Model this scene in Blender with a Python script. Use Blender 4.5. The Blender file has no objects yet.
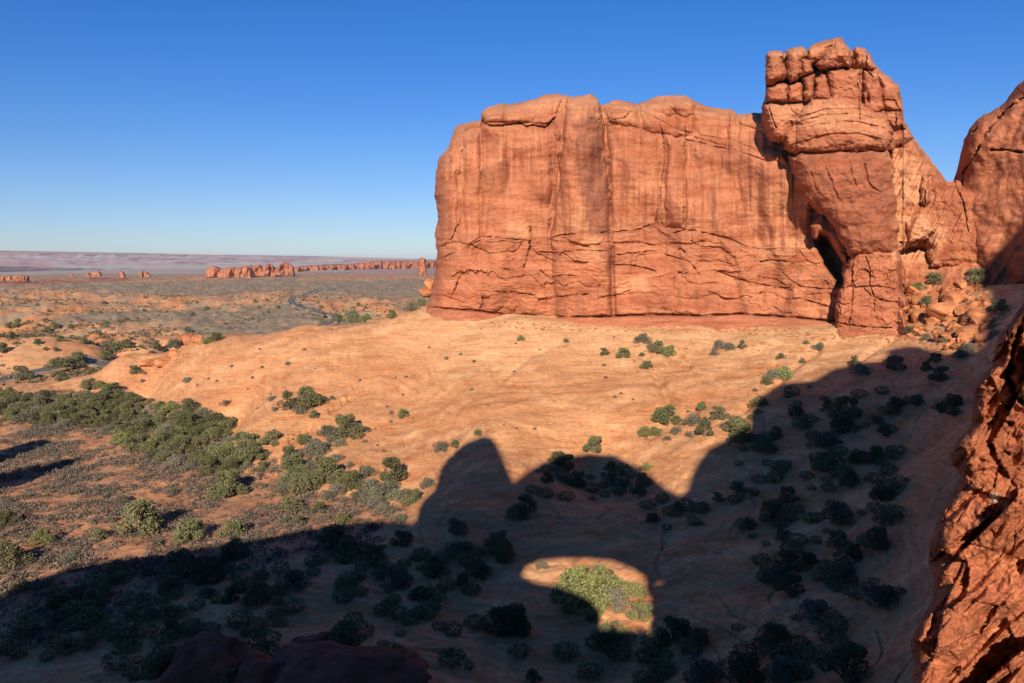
import bpy, math, random
import numpy as np
DEBUG = False
from mathutils import Vector
from mathutils.bvhtree import BVHTree
from mathutils.geometry import delaunay_2d_cdt

# ------------------------------------------------------------------ camera, sky, sun, exposure
SC = bpy.context.scene
C = SC.collection
F, CX, CY = 800.0, 512.0, 341.5            # focal length and centre in pixels of a 1024 wide frame
PITCH = math.atan(82.0 / F)
CZ = 50.0
cam_d = bpy.data.cameras.new('camera')
cam_d.sensor_width = 36.0
cam_d.lens = 36.0 * F / 1024.0
cam_d.clip_start = 0.1
cam_d.clip_end = 90000.0
cam = bpy.data.objects.new('camera', cam_d)
cam.location = (0, 0, CZ)
cam.rotation_euler = (math.pi / 2 - PITCH, 0, 0)
C.objects.link(cam)
SC.camera = cam

SUN_EL = math.radians(25.0)
SUN_AZ = math.radians(7.5)                  # heading the light travels to, clockwise from +Y
Ldir = np.array([math.sin(SUN_AZ) * math.cos(SUN_EL), math.cos(SUN_AZ) * math.cos(SUN_EL), -math.sin(SUN_EL)])
W = bpy.data.worlds.new('World')
SC.world = W
W.use_nodes = True
wn = W.node_tree.nodes
bg = wn['Background']
sky = wn.new('ShaderNodeTexSky')
sky.sky_type = 'NISHITA'
sky.sun_disc = False
sky.sun_elevation = SUN_EL
sky.sun_rotation = SUN_AZ + math.pi
sky.altitude = 1500.0
sky.air_density = 1.0
sky.dust_density = 0.4
sky.ozone_density = 3.0
tint = wn.new('ShaderNodeVectorMath')
tint.operation = 'MULTIPLY'
_tc = wn.new('ShaderNodeTexCoord')
_sx = wn.new('ShaderNodeSeparateXYZ')
_mr = wn.new('ShaderNodeMapRange')
_mr.interpolation_type = 'SMOOTHERSTEP'
_mr.inputs[1].default_value = -0.06
_mr.inputs[2].default_value = 0.34
_mc = wn.new('ShaderNodeMix')
_mc.data_type = 'VECTOR'
_mc.inputs['A'].default_value = (0.96, 1.05, 1.32)
_mc.inputs['B'].default_value = (0.32, 0.90, 1.60)
W.node_tree.links.new(_tc.outputs['Generated'], _sx.inputs[0])
W.node_tree.links.new(_sx.outputs['Z'], _mr.inputs[0])
W.node_tree.links.new(_mr.outputs[0], _mc.inputs['Factor'])
W.node_tree.links.new(_mc.outputs[1], tint.inputs[1])
W.node_tree.links.new(sky.outputs[0], tint.inputs[0])
W.node_tree.links.new(tint.outputs[0], bg.inputs[0])
bg.inputs[1].default_value = 0.058
sd = bpy.data.lights.new('sun', 'SUN')
sd.energy = 5.0
sd.angle = math.radians(0.5)
sd.color = (1.0, 0.89, 0.74)
so = bpy.data.objects.new('sun', sd)
so.rotation_euler = Vector(Ldir).to_track_quat('-Z', 'Y').to_euler()
so.location = (0, -20, 150)
C.objects.link(so)
SC.cycles.diffuse_bounces = 1
SC.view_settings.view_transform = 'Standard'
SC.view_settings.look = 'None'
SC.view_settings.gamma = 1.0
SC.view_settings.exposure = 0.35

# ------------------------------------------------------------------ helpers
import time as _tm
_t0 = _tm.time()
if DEBUG: _dbg = open('/tmp/dbg.txt', 'w')


def dbg(*a):
    if DEBUG:
        print(round(_tm.time() - _t0, 1), *a, file=_dbg, flush=True)


rng = np.random.default_rng(7)
random.seed(7)
_c, _s = math.cos(PITCH), math.sin(PITCH)


def P(px, py, D):
    """the point at horizontal distance D that is seen in direction px, py"""
    px, py, D = np.asarray(px, float), np.asarray(py, float), np.asarray(D, float)
    a = (px - CX) / F
    b = (CY - py) / F
    Y = _c + b * _s
    Z = -_s + b * _c
    h = np.hypot(a, Y)
    return np.stack([a / h * D, Y / h * D, CZ + Z / h * D], -1)


def project(p):
    x, y, z = p[..., 0], p[..., 1], p[..., 2] - CZ
    d = np.maximum(y * _c - z * _s, 1e-3)
    u = y * _s + z * _c
    return CX + F * x / d, CY - F * u / d


_perm = rng.permutation(512).astype(np.int64)
_grad = rng.normal(size=(512, 3))
_grad /= np.linalg.norm(_grad, axis=1)[:, None]
_rnd = rng.random((512, 4))


def _hash(i, j, k):
    return _perm[(_perm[(_perm[i & 511] + j) & 511] + k) & 511]


_perm32 = _perm.astype(np.int32)
_g32 = _grad.astype(np.float32)


def pn(x, y, z=0.0):
    """gradient noise; a 2D slice, or 3D when z varies"""
    x, y = np.asarray(x, np.float32), np.asarray(y, np.float32)
    x, y = np.broadcast_arrays(x, y)
    flat = np.ndim(z) == 0
    xf, yf = np.floor(x), np.floor(y)
    fx, fy = x - xf, y - yf
    xi, yi = xf.astype(np.int32), yf.astype(np.int32)
    u = fx * fx * fx * (fx * (fx * 6 - 15) + 10)
    v = fy * fy * fy * (fy * (fy * 6 - 15) + 10)
    if flat:
        k = int(math.floor(z * 7)) & 511
        h0 = _perm32[(xi) & 511]
        h1 = _perm32[(xi + 1) & 511]
        def cor(h, dx, dy):
            q = _perm32[(_perm32[(h + yi + dy) & 511] + k) & 511]
            return _g32[q, 0] * (fx - dx) + _g32[q, 1] * (fy - dy)
        a = cor(h0, 0, 0); b = cor(h1, 1, 0); c = cor(h0, 0, 1); d = cor(h1, 1, 1)
        p = a + u * (b - a)
        q = c + u * (d - c)
        return (p + v * (q - p)) * 1.9
    z = np.broadcast_to(np.asarray(z, np.float32), x.shape)
    zf = np.floor(z)
    fz = z - zf
    zi = zf.astype(np.int32)
    w = fz * fz * fz * (fz * (fz * 6 - 15) + 10)
    r = 0
    for dx in (0, 1):
        for dy in (0, 1):
            for dz in (0, 1):
                g = _g32[_perm32[(_perm32[(_perm32[(xi + dx) & 511] + yi + dy) & 511] + zi + dz) & 511]]
                d = g[..., 0] * (fx - dx) + g[..., 1] * (fy - dy) + g[..., 2] * (fz - dz)
                r = r + d * (u if dx else 1 - u) * (v if dy else 1 - v) * (w if dz else 1 - w)
    return r * 1.6


def fbm(x, y, z=0.0, o=4, g=0.5):
    r, a, f = 0, 1.0, 1.0
    for i in range(o):
        r = r + a * pn(x * f + 17.3 * i, y * f - 9.1 * i, z * f + 3.7 * i)
        a *= g
        f *= 2.03
    return r


def ridged(x, y, z=0.0, o=3):
    r, a, f = 0, 1.0, 1.0
    for i in range(o):
        r = r + a * (1 - 2 * np.abs(pn(x * f + 7.7 * i, y * f + 5.1 * i, z * f)))
        a *= 0.5
        f *= 2.1
    return r


def worley2(x, y, jit=0.9, tilt=False):
    """distance to the nearest and second nearest feature, and a random value of the nearest cell"""
    xi, yi = np.floor(x).astype(np.int64), np.floor(y).astype(np.int64)
    d1 = np.full(x.shape, 9.0)
    d2 = np.full(x.shape, 9.0)
    c1 = np.zeros(x.shape)
    tl = np.zeros(x.shape)
    for dx in (-1, 0, 1):
        for dy in (-1, 0, 1):
            h = _hash(xi + dx, yi + dy, 0)
            q = _rnd[h]
            ox, oy = x - (xi + dx + .5 + jit * (q[..., 0] - .5)), y - (yi + dy + .5 + jit * (q[..., 1] - .5))
            d = np.hypot(ox, oy)
            n = d < d1
            if tilt: tl = np.where(n, ox * (q[..., 2] * 2 - 1) + oy * (q[..., 3] * 2 - 1), tl)
            d2 = np.where(n, d1, np.minimum(d2, d))
            c1 = np.where(n, q[..., 2], c1)
            d1 = np.where(n, d, d1)
    return (d1, d2, c1, tl) if tilt else (d1, d2, c1)


def sstep(a, b, x):
    t = np.clip((x - a) / (b - a), 0, 1)
    return t * t * (3 - 2 * t)


def seg_d(x, y, pts):
    """distance to a polyline, and how far along it (0..1)"""
    best = np.full(x.shape, 1e9)
    al = np.zeros(x.shape)
    n = len(pts) - 1
    for i in range(n):
        (ax, ay), (bx, by) = pts[i], pts[i + 1]
        vx, vy = bx - ax, by - ay
        t = np.clip(((x - ax) * vx + (y - ay) * vy) / max(vx * vx + vy * vy, 1e-9), 0, 1)
        d = np.hypot(x - ax - t * vx, y - ay - t * vy)
        m = d < best
        best = np.where(m, d, best)
        al = np.where(m, (i + t) / n, al)
    return best, al


def sdf(x, y, poly):
    """signed distance to a polygon, positive inside"""
    d, _ = seg_d(x, y, list(poly) + [poly[0]])
    ins = np.zeros(x.shape, bool)
    n = len(poly)
    for i in range(n):
        (ax, ay), (bx, by) = poly[i], poly[(i + 1) % n]
        if ay == by:
            continue
        c = ((ay > y) != (by > y)) & (x < (bx - ax) * (y - ay) / (by - ay) + ax)
        ins ^= c
    return np.where(ins, d, -d)


def tag(o, label=None, cat=None, group=None, kind=None):
    if label: o['label'] = label
    if cat: o['category'] = cat
    if group: o['group'] = group
    if kind: o['kind'] = kind
    return o


def mesh_obj(name, verts, faces, mat, parent=None, smooth=True, cols=None):
    """verts (n,3) array, faces (m,4) or (m,3) array or list of those; linked as ONE mesh object"""
    me = bpy.data.meshes.new(name)
    if isinstance(faces, np.ndarray):
        faces = [faces]
    faces = [f for f in faces if len(f)]
    verts = np.asarray(verts, np.float32)
    me.vertices.add(len(verts))
    me.vertices.foreach_set('co', verts.ravel())
    li = np.concatenate([f.ravel() for f in faces]).astype(np.int32)
    sizes = np.concatenate([np.full(len(f), f.shape[1]) for f in faces])
    me.loops.add(len(li))
    me.loops.foreach_set('vertex_index', li)
    me.polygons.add(len(sizes))
    st = np.zeros(len(sizes), np.int32)
    st[1:] = np.cumsum(sizes)[:-1]
    me.polygons.foreach_set('loop_start', st)
    me.update(calc_edges=True)
    me.polygons.foreach_set('use_smooth', np.full(len(sizes), bool(smooth)))
    if cols is not None:
        at = me.color_attributes.new('rock_colour', 'FLOAT_COLOR', 'POINT')
        c4 = np.ones((len(verts), 4), np.float32)
        c4[:, :3] = cols
        at.data.foreach_set('color', c4.ravel())
    if mat: me.materials.append(mat)
    o = bpy.data.objects.new(name, me)
    C.objects.link(o)
    if parent is not None:
        o.parent = parent
    return o


def grid_faces(nr, nc, flip=False):
    i = np.arange(nr - 1)[:, None] * nc + np.arange(nc - 1)[None, :]
    f = np.stack([i, i + 1, i + nc + 1, i + nc], -1).reshape(-1, 4)
    return f[:, ::-1].copy() if flip else f


def empty(name, loc, rz=0.0, sc=1.0):
    o = bpy.data.objects.new(name, None)
    o.location = loc
    o.rotation_euler = (0, 0, rz)
    o.scale = (sc, sc, sc)
    o.empty_display_size = 0.5
    C.objects.link(o)
    return o


# ------------------------------------------------------------------ materials
def new_mat(name, rough=0.9, spec=0.2):
    m = bpy.data.materials.new(name)
    m.use_nodes = True
    b = m.node_tree.nodes['Principled BSDF']
    b.inputs['Roughness'].default_value = rough
    b.inputs['Specular IOR Level'].default_value = spec
    return m, m.node_tree, b


def rock_material(name, fine, coarse, bump_m, stretch=(1, 1, 1), amt=0.35, tint=None):
    """rock whose own colour comes from its colour attribute, or tint, broken up by noise; plus bump in metres"""
    m, nt, b = new_mat(name, 0.92, 0.12)
    N, L = nt.nodes.new, nt.links.new
    tc = N('ShaderNodeTexCoord')
    mp = N('ShaderNodeMapping')
    mp.inputs['Scale'].default_value = stretch
    L(tc.outputs['Object'], mp.inputs[0])
    n1 = N('ShaderNodeTexNoise'); n1.inputs['Scale'].default_value = fine; n1.inputs['Detail'].default_value = 6
    n2 = N('ShaderNodeTexNoise'); n2.inputs['Scale'].default_value = coarse; n2.inputs['Detail'].default_value = 4
    L(mp.outputs[0], n1.inputs['Vector']); L(mp.outputs[0], n2.inputs['Vector'])
    if tint is None:
        a = N('ShaderNodeVertexColor'); a.layer_name = 'rock_colour'
        src = a.outputs[0]
    else:
        a = N('ShaderNodeRGB'); a.outputs[0].default_value = (*tint, 1)
        src = a.outputs[0]
    r1 = N('ShaderNodeMapRange'); r1.inputs[1].default_value = 0.3; r1.inputs[2].default_value = 0.7
    r1.inputs[3].default_value = 1 - amt; r1.inputs[4].default_value = 1 + amt
    L(n1.outputs[0], r1.inputs[0])
    r2 = N('ShaderNodeMapRange'); r2.inputs[1].default_value = 0.3; r2.inputs[2].default_value = 0.7
    r2.inputs[3].default_value = 1 - amt * .6; r2.inputs[4].default_value = 1 + amt * .6
    L(n2.outputs[0], r2.inputs[0])
    mu = N('ShaderNodeMath'); mu.operation = 'MULTIPLY'; L(r1.outputs[0], mu.inputs[0]); L(r2.outputs[0], mu.inputs[1])
    vm = N('ShaderNodeVectorMath'); vm.operation = 'SCALE'
    L(src, vm.inputs[0]); L(mu.outputs[0], vm.inputs['Scale'])
    L(vm.outputs[0], b.inputs['Base Color'])
    bp = N('ShaderNodeBump'); bp.inputs['Strength'].default_value = 1.0; bp.inputs['Distance'].default_value = bump_m
    L(n1.outputs[0], bp.inputs['Height']); L(bp.outputs[0], b.inputs['Normal'])
    return m


def leaf_material(name, col, var=0.35):
    m, nt, b = new_mat(name, 0.75, 0.15)
    N, L = nt.nodes.new, nt.links.new
    oi = N('ShaderNodeObjectInfo')
    ge = N('ShaderNodeNewGeometry')
    hs = N('ShaderNodeHueSaturation')
    rp = N('ShaderNodeMapRange'); rp.inputs[3].default_value = 1 - var; rp.inputs[4].default_value = 1 + var
    L(ge.outputs['Random Per Island'], rp.inputs[0])
    ro = N('ShaderNodeMapRange'); ro.inputs[3].default_value = 0.75; ro.inputs[4].default_value = 1.3
    L(oi.outputs['Random'], ro.inputs[0])
    mm = N('ShaderNodeMath'); mm.operation = 'MULTIPLY'
    L(rp.outputs[0], mm.inputs[0]); L(ro.outputs[0], mm.inputs[1])
    rh = N('ShaderNodeMapRange'); rh.inputs[3].default_value = 0.475; rh.inputs[4].default_value = 0.52
    mx = N('ShaderNodeMath'); mx.operation = 'FRACT'
    m7 = N('ShaderNodeMath'); m7.operation = 'MULTIPLY'; m7.inputs[1].default_value = 7.31
    L(oi.outputs['Random'], m7.inputs[0]); L(m7.outputs[0], mx.inputs[0]); L(mx.outputs[0], rh.inputs[0])
    L(rh.outputs[0], hs.inputs['Hue']); L(mm.outputs[0], hs.inputs['Value'])
    hs.inputs['Color'].default_value = (*col, 1)
    L(hs.outputs[0], b.inputs['Base Color'])
    b.inputs['Subsurface Weight'].default_value = 0.0
    return m


M = {}
M['terrain'] = rock_material('desert_ground', 1.3, 0.12, 0.16, amt=0.14)


def add_bedding(m, sc, lo, hi, dist, rot=(0, 0, 0), lines=0):
    """thin beds of rock that crop out along the slope, as colour and as relief"""
    nt = m.node_tree
    N, L = nt.nodes.new, nt.links.new
    b = nt.nodes['Principled BSDF']
    tc = N('ShaderNodeTexCoord'); w = N('ShaderNodeTexNoise'); w.inputs['Scale'].default_value = .035; w.inputs['Detail'].default_value = 3
    L(tc.outputs['Object'], w.inputs['Vector'])
    ad = N('ShaderNodeVectorMath'); ad.operation = 'MULTIPLY_ADD'
    ad.inputs[1].default_value = (9, 9, 9)
    L(w.outputs['Color'], ad.inputs[0]); L(tc.outputs['Object'], ad.inputs[2])
    mp = N('ShaderNodeMapping'); mp.inputs['Scale'].default_value = sc; mp.inputs['Rotation'].default_value = rot
    L(ad.outputs[0], mp.inputs[0])
    n = N('ShaderNodeTexNoise'); n.inputs['Scale'].default_value = 1.0; n.inputs['Detail'].default_value = 5; n.inputs['Roughness'].default_value = .62
    L(mp.outputs[0], n.inputs['Vector'])
    r = N('ShaderNodeMapRange'); r.inputs[1].default_value = .36; r.inputs[2].default_value = .62; r.inputs[3].default_value = lo; r.inputs[4].default_value = hi
    L(n.outputs[0], r.inputs[0])
    src = b.inputs['Base Color'].links[0].from_socket
    vm = N('ShaderNodeVectorMath'); vm.operation = 'SCALE'; L(src, vm.inputs[0]); L(r.outputs[0], vm.inputs['Scale'])
    # darker beds are redder
    mx = N('ShaderNodeMix'); mx.data_type = 'RGBA'; mx.blend_type = 'MULTIPLY'
    inv = N('ShaderNodeMapRange'); inv.inputs[1].default_value = .5; inv.inputs[2].default_value = .34; inv.inputs[3].default_value = 0; inv.inputs[4].default_value = .8
    L(n.outputs[0], inv.inputs[0]); L(inv.outputs[0], mx.inputs['Factor']); L(vm.outputs[0], mx.inputs['A']); mx.inputs['B'].default_value = (1, .78, .66, 1)
    L(mx.outputs['Result'], b.inputs['Base Color'])
    if lines:
        mp2 = N('ShaderNodeMapping'); mp2.inputs['Scale'].default_value = (sc[0] * 1.1, sc[1] * .8, sc[2] * .42)
        L(ad.outputs[0], mp2.inputs[0])
        n3 = N('ShaderNodeTexNoise'); n3.inputs['Scale'].default_value = 1.0; n3.inputs['Detail'].default_value = 6; n3.inputs['Roughness'].default_value = .7
        L(mp2.outputs[0], n3.inputs['Vector'])
        s_ = N('ShaderNodeMath'); s_.operation = 'SUBTRACT'; s_.inputs[1].default_value = .5; L(n3.outputs[0], s_.inputs[0])
        ab = N('ShaderNodeMath'); ab.operation = 'ABSOLUTE'; L(s_.outputs[0], ab.inputs[0])
        rl = N('ShaderNodeMapRange'); rl.inputs[1].default_value = 0; rl.inputs[2].default_value = .013; rl.inputs[3].default_value = lines; rl.inputs[4].default_value = 1
        L(ab.outputs[0], rl.inputs[0])
        v3 = N('ShaderNodeVectorMath'); v3.operation = 'SCALE'; L(mx.outputs['Result'], v3.inputs[0]); L(rl.outputs[0], v3.inputs['Scale'])
        L(v3.outputs[0], b.inputs['Base Color'])
    ob = b.inputs['Normal'].links[0].from_socket
    bp = N('ShaderNodeBump'); bp.inputs['Distance'].default_value = dist; L(n.outputs[0], bp.inputs['Height']); L(ob, bp.inputs['Normal'])
    L(bp.outputs[0], b.inputs['Normal'])


add_bedding(M['terrain'], (.10, .16, 1.7), .88, 1.07, .26, lines=.72)
M['cliff'] = rock_material('red_sandstone', 1.1, 0.10, 0.16, stretch=(1, 1, 1.6), amt=0.14)
add_bedding(M['cliff'], (.07, .07, .62), .86, 1.08, .22)
M['near_rock'] = rock_material('rough_red_sandstone', 14.0, 2.0, 0.05, amt=0.30)
M['boulder'] = rock_material('boulder_sandstone', 1.4, 0.3, 0.25, amt=0.3, tint=(0.46, 0.175, 0.075))
_nt = M['boulder'].node_tree
_b = _nt.nodes['Principled BSDF']
_oi = _nt.nodes.new('ShaderNodeObjectInfo')
_rm = _nt.nodes.new('ShaderNodeMapRange'); _rm.inputs[3].default_value = .7; _rm.inputs[4].default_value = 1.35
_vm = _nt.nodes.new('ShaderNodeVectorMath'); _vm.operation = 'SCALE'
_src = _b.inputs['Base Color'].links[0].from_socket
_nt.links.new(_oi.outputs['Random'], _rm.inputs[0]); _nt.links.new(_src, _vm.inputs[0]); _nt.links.new(_rm.outputs[0], _vm.inputs['Scale'])
_nt.links.new(_vm.outputs[0], _b.inputs['Base Color'])
M['shade_toned_boulder'] = rock_material('shade_toned_sandstone', 1.4, 0.3, 0.2, amt=0.3, tint=(0.27, 0.09, 0.055))  # boulder sandstone darkened so the bottom edge's shade is in its colour
M['far_rock'] = rock_material('far_red_sandstone', 0.06, 0.01, 2.0, stretch=(1, 1, .4), amt=0.25, tint=(0.50, 0.20, 0.12))
M['juniper'] = leaf_material('juniper_leaves', (0.165, 0.160, 0.072))
M['green'] = leaf_material('fresh_leaves', (0.225, 0.225, 0.080))
M['grey'] = leaf_material('grey_green_leaves', (0.185, 0.168, 0.112))
M['dry'] = leaf_material('dry_twigs', (0.22, 0.165, 0.125))
M['sage'] = leaf_material('sagebrush', (0.165, 0.125, 0.100), 0.45)
M['far_brush'] = leaf_material('far_brush', (0.15, 0.125, 0.07), 0.4)
M['bark'] = leaf_material('grey_bark', (0.16, 0.12, 0.09))


def plain(name, col, rough=0.8, spec=0.3, noise=0.15, scale=3.0):
    m, nt, b = new_mat(name, rough, spec)
    N, L = nt.nodes.new, nt.links.new
    tc = N('ShaderNodeTexCoord'); n = N('ShaderNodeTexNoise'); n.inputs['Scale'].default_value = scale
    n.inputs['Detail'].default_value = 5
    L(tc.outputs['Object'], n.inputs['Vector'])
    r = N('ShaderNodeMapRange'); r.inputs[1].default_value = .3; r.inputs[2].default_value = .7
    r.inputs[3].default_value = 1 - noise; r.inputs[4].default_value = 1 + noise
    L(n.outputs[0], r.inputs[0])
    vm = N('ShaderNodeVectorMath'); vm.operation = 'SCALE'; vm.inputs[0].default_value = col
    L(r.outputs[0], vm.inputs['Scale']); L(vm.outputs[0], b.inputs['Base Color'])
    return m


M['asphalt'] = plain('asphalt', (0.12, 0.105, 0.095))
M['line'] = plain('road_line', (0.55, 0.5, 0.4))
M['shoulder'] = plain('road_shoulder', (0.42, 0.26, 0.17), noise=0.25)
M['car_paint'] = plain('dark_car_paint', (0.03, 0.03, 0.035), 0.35, 0.5, 0.02)
M['car_glass'] = plain('car_glass', (0.02, 0.025, 0.03), 0.1, 0.5, 0.02)
M['tyre'] = plain('tyre_rubber', (0.02, 0.02, 0.02), 0.9, 0.2, 0.05)
# ------------------------------------------------------------------ terrain
# control points: (px, py, horizontal distance) of the ground seen there, or (px, py, None, z) on the valley floor
GND = [(0, 683, None, -43), (200, 683, None, -41), (400, 683, None, -40.5), (590, 683, 80), (760, 683, 74), (900, 683, 62), (1024, 683, 52), (1200, 683, 44),
       (-150, 683, None, -44), (-150, 560, None, -46), (-150, 470, None, -46.5), (-150, 400, None, -47), (-400, 560, None, -46), (-400, 400, None, -47),
       (0, 600, None, -45), (0, 500, None, -46), (0, 430, None, -46.5), (100, 430, None, -46.2), (100, 520, None, -45.3), (200, 470, None, -45.6),
       (300, 510, None, -44.2), (200, 560, None, -44.2), (300, 560, None, -43.2), (60, 640, None, -44), (400, 530, None, -43),
       (0, 395, None, -47), (70, 388, None, -47), (150, 411, None, -46.6), (230, 441, None, -46), (290, 480, None, -44.8), (400, 512, None, -43.4),
       (300, 620, 98), (420, 600, 102), (480, 560, 112), (480, 520, 122), (470, 490, 134), (560, 498, 131), (440, 500, 131),
       (590, 595, 101), (600, 628, 93), (560, 565, 109), (620, 515, 124), (520, 640, 91),
       (590, 480, 148), (600, 455, 154),
       (690, 600, 97), (700, 540, 113), (700, 490, 131), (800, 600, 92), (800, 520, 116), (800, 450, 138), (880, 560, 100), (950, 600, 80), (950, 500, 106), (900, 450, 132),
       (60, 379, 312), (120, 353, 290), (200, 342, 270), (300, 326, 255), (400, 313, 246), (430, 306, 246),
       (100, 375, 297), (160, 375, 268), (200, 380, 242), (200, 410, 222), (250, 420, 203), (300, 360, 226), (300, 400, 202), (300, 440, 182), (350, 460, 166), (400, 480, 152), (400, 400, 196), (400, 350, 224), (430, 440, 168),
       (500, 430, 157), (500, 380, 186), (500, 340, 208), (520, 322, 222), (600, 420, 160), (600, 380, 184), (600, 340, 207), (600, 323, 220),
       (700, 440, 147), (700, 400, 166), (700, 350, 196), (700, 324, 214), (800, 400, 158), (800, 350, 190), (800, 328, 207), (880, 400, 150), (880, 360, 176), (885, 334, 200),
       (930, 345, 184), (905, 325, 205), (920, 290, 214), (950, 300, 206), (1000, 330, 176), (985, 290, 198), (1000, 312, 186), (960, 400, 142), (1024, 400, 122), (1024, 500, 84), (1024, 330, 165),
       (1150, 330, 150), (1150, 500, 75), (1400, 400, 110), (1400, 683, 40), (1150, 270, 200)]
_A = []
for g in GND:
    if len(g) == 3:
        p = P(g[0], g[1], g[2])
        _A.append((math.atan2(p[0], p[1]), g[2], p[2] - CZ))
    else:
        q = P(g[0], g[1], 1.0)
        sl = q[2] - CZ
        _A.append((math.atan2(q[0], q[1]), g[3] / sl, g[3]))
# behind the crest of the slickrock ramp the ground falls to the plain
for px, d in ((60, 345), (120, 345), (200, 335), (300, 325), (400, 318), (430, 318)):
    az = math.atan((px - CX) / F)
    _A.append((az, d, -45.5)); _A.append((az, d + 70, -48))
for px in (-400, -150, -40, 0):
    az = math.atan((px - CX) / F)
    _A.append((az, 360, -47.6)); _A.append((az, 460, -48))
for px in (520, 600, 700, 800, 900, 1024, 1200, 1500):
    az = math.atan((px - CX) / F)
    _A.append((az, 250, -16)); _A.append((az, 330, -30)); _A.append((az, 460, -48))
# close under the camera
for azd in (-60, -40, -20, 0, 20, 40, 60):
    for d, z in ((2, -1.9), (5, -4.2), (15, -14), (30, -23.5), (50, -34)):
        _A.append((math.radians(azd), d, z))
_A = np.array(_A)


def _uw(az, D):
    return np.stack([az * 3.4, np.log(np.maximum(D, 1.0) / 50) * 1.9], -1)


_U = _uw(_A[:, 0], _A[:, 1])
_n = len(_A)
_d = np.linalg.norm(_U[:, None] - _U[None], axis=2)
_K = _d ** 2 * np.log(_d + 1e-9) + np.eye(_n) * 0.004
_Pm = np.concatenate([np.ones((_n, 1)), _U], 1)
_S = np.block([[_K, _Pm], [_Pm.T, np.zeros((3, 3))]])
_sol = np.linalg.solve(_S, np.concatenate([_A[:, 2], np.zeros(3)]))


def base_z(az, D):
    sh = az.shape
    U = _uw(az.ravel(), D.ravel())
    out = np.zeros(len(U))
    for s in range(0, len(U), 40000):
        u = U[s:s + 40000]
        d2 = ((u[:, None] - _U[None]) ** 2).sum(2)
        out[s:s + 40000] = (0.5 * d2 * np.log(d2 + 1e-12)) @ _sol[:_n] + _sol[_n] + u @ _sol[_n + 1:]
    return out.reshape(sh)


# low domes and swells out on the plain: px, distance, height, half width across, half depth
HILLS = [(-60, 455, 13, 55, 45), (15, 440, 12, 42, 40), (62, 445, 9.5, 22, 34), (96, 470, 9, 16, 26), (128, 470, 8, 18, 30), (165, 480, 6.0, 26, 22),
         (190, 500, 4.5, 18, 20), (60, 640, 6, 60, 35), (-20, 700, 9, 70, 50), (120, 720, 5, 70, 40), (10, 900, 8, 90, 60), (240, 900, 5, 80, 60), (160, 1000, 6, 90, 70), (80, 1200, 6, 120, 90),
         (380, 700, 8, 40, 60), (405, 560, 9, 30, 50), (360, 800, 4, 60, 50), (420, 460, 10, 24, 60)]


def plain_z(x, y):
    D = np.hypot(x, y)
    z = -48 + 1.3 * fbm(x / 150, y / 150, 0, 3) * sstep(400, 700, D)
    az = np.arctan2(x, y)
    hum = fbm(x / 38, y / 60, 3.0, 3)
    band = sstep(430, 560, D) * (1 - sstep(1500, 2300, D))
    z = z + band * (np.maximum(hum, -0.1) * 4.4 + 1.2 * np.maximum(ridged(x / 17, y / 28, 5.0, 2) - .5, 0))
    # the rim where the plain ends, the low valley beyond it, then the far tablelands
    rim = 2900 + 500 * pn(az * 9, D * 0 + 3.3)
    z = z - 60 * sstep(rim, rim + 500, D)
    return z


def cubic_matrix(n, step):
    """rows: n fine samples interpolated from every step-th one"""
    nc = (n - 1) // step + 2
    A = np.zeros((n, nc))
    for i in range(n):
        k, t = divmod(i, step)
        t /= step
        w = (-.5 * t + t * t - .5 * t ** 3, 1 - 2.5 * t * t + 1.5 * t ** 3, .5 * t + 2 * t * t - 1.5 * t ** 3, -.5 * t * t + .5 * t ** 3)
        for j in range(4):
            A[i, min(max(k - 1 + j, 0), nc - 1)] += w[j]
    return A, nc


def coarse(v, step, nc):
    e = v[-1] + (v[-1] - v[-2]) * (np.arange(1, step + 2))
    return np.concatenate([v, e])[::step][:nc]


def terrain_z(az, D, azv, Dv):
    x, y = np.sin(az) * D, np.cos(az) * D
    Ar, n_r = cubic_matrix(len(Dv), 5)
    Ac, n_c = cubic_matrix(len(azv), 6)
    ac, dc = np.meshgrid(coarse(azv, 6, n_c), coarse(Dv, 5, n_r))
    zb = Ar @ base_z(ac, np.clip(dc, 3, 520)) @ Ac.T
    # steep ground right under the camera, level ground behind it
    fr = sstep(math.radians(100), math.radians(70), np.abs(az))
    zn = -1.9 - D * (.62 * fr + .12 * (1 - fr))
    tn = sstep(44, 76, D)
    zb = np.where(D < 76, np.minimum(zn, zb + 60 * tn) * (1 - tn) + zb * tn, zb)
    zp = plain_z(x, y)
    t = sstep(350, 440, D)
    hz = np.zeros(D.shape)
    for px, d, h, a, b in HILLS:
        ha = math.atan((px - CX) / F)
        lx = D * np.sin(az - ha)
        ly = D * np.cos(az - ha) - d
        q = (lx / a) ** 2 + (ly / b) ** 2
        q = q * (1 + .25 * fbm(x / 25, y / 25, 1.0, 2))
        hz = np.maximum(hz, h * np.clip(1 - q, 0, 1) ** 0.8)
    return zb * (1 - t) + (zp + hz) * t, x, y


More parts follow.
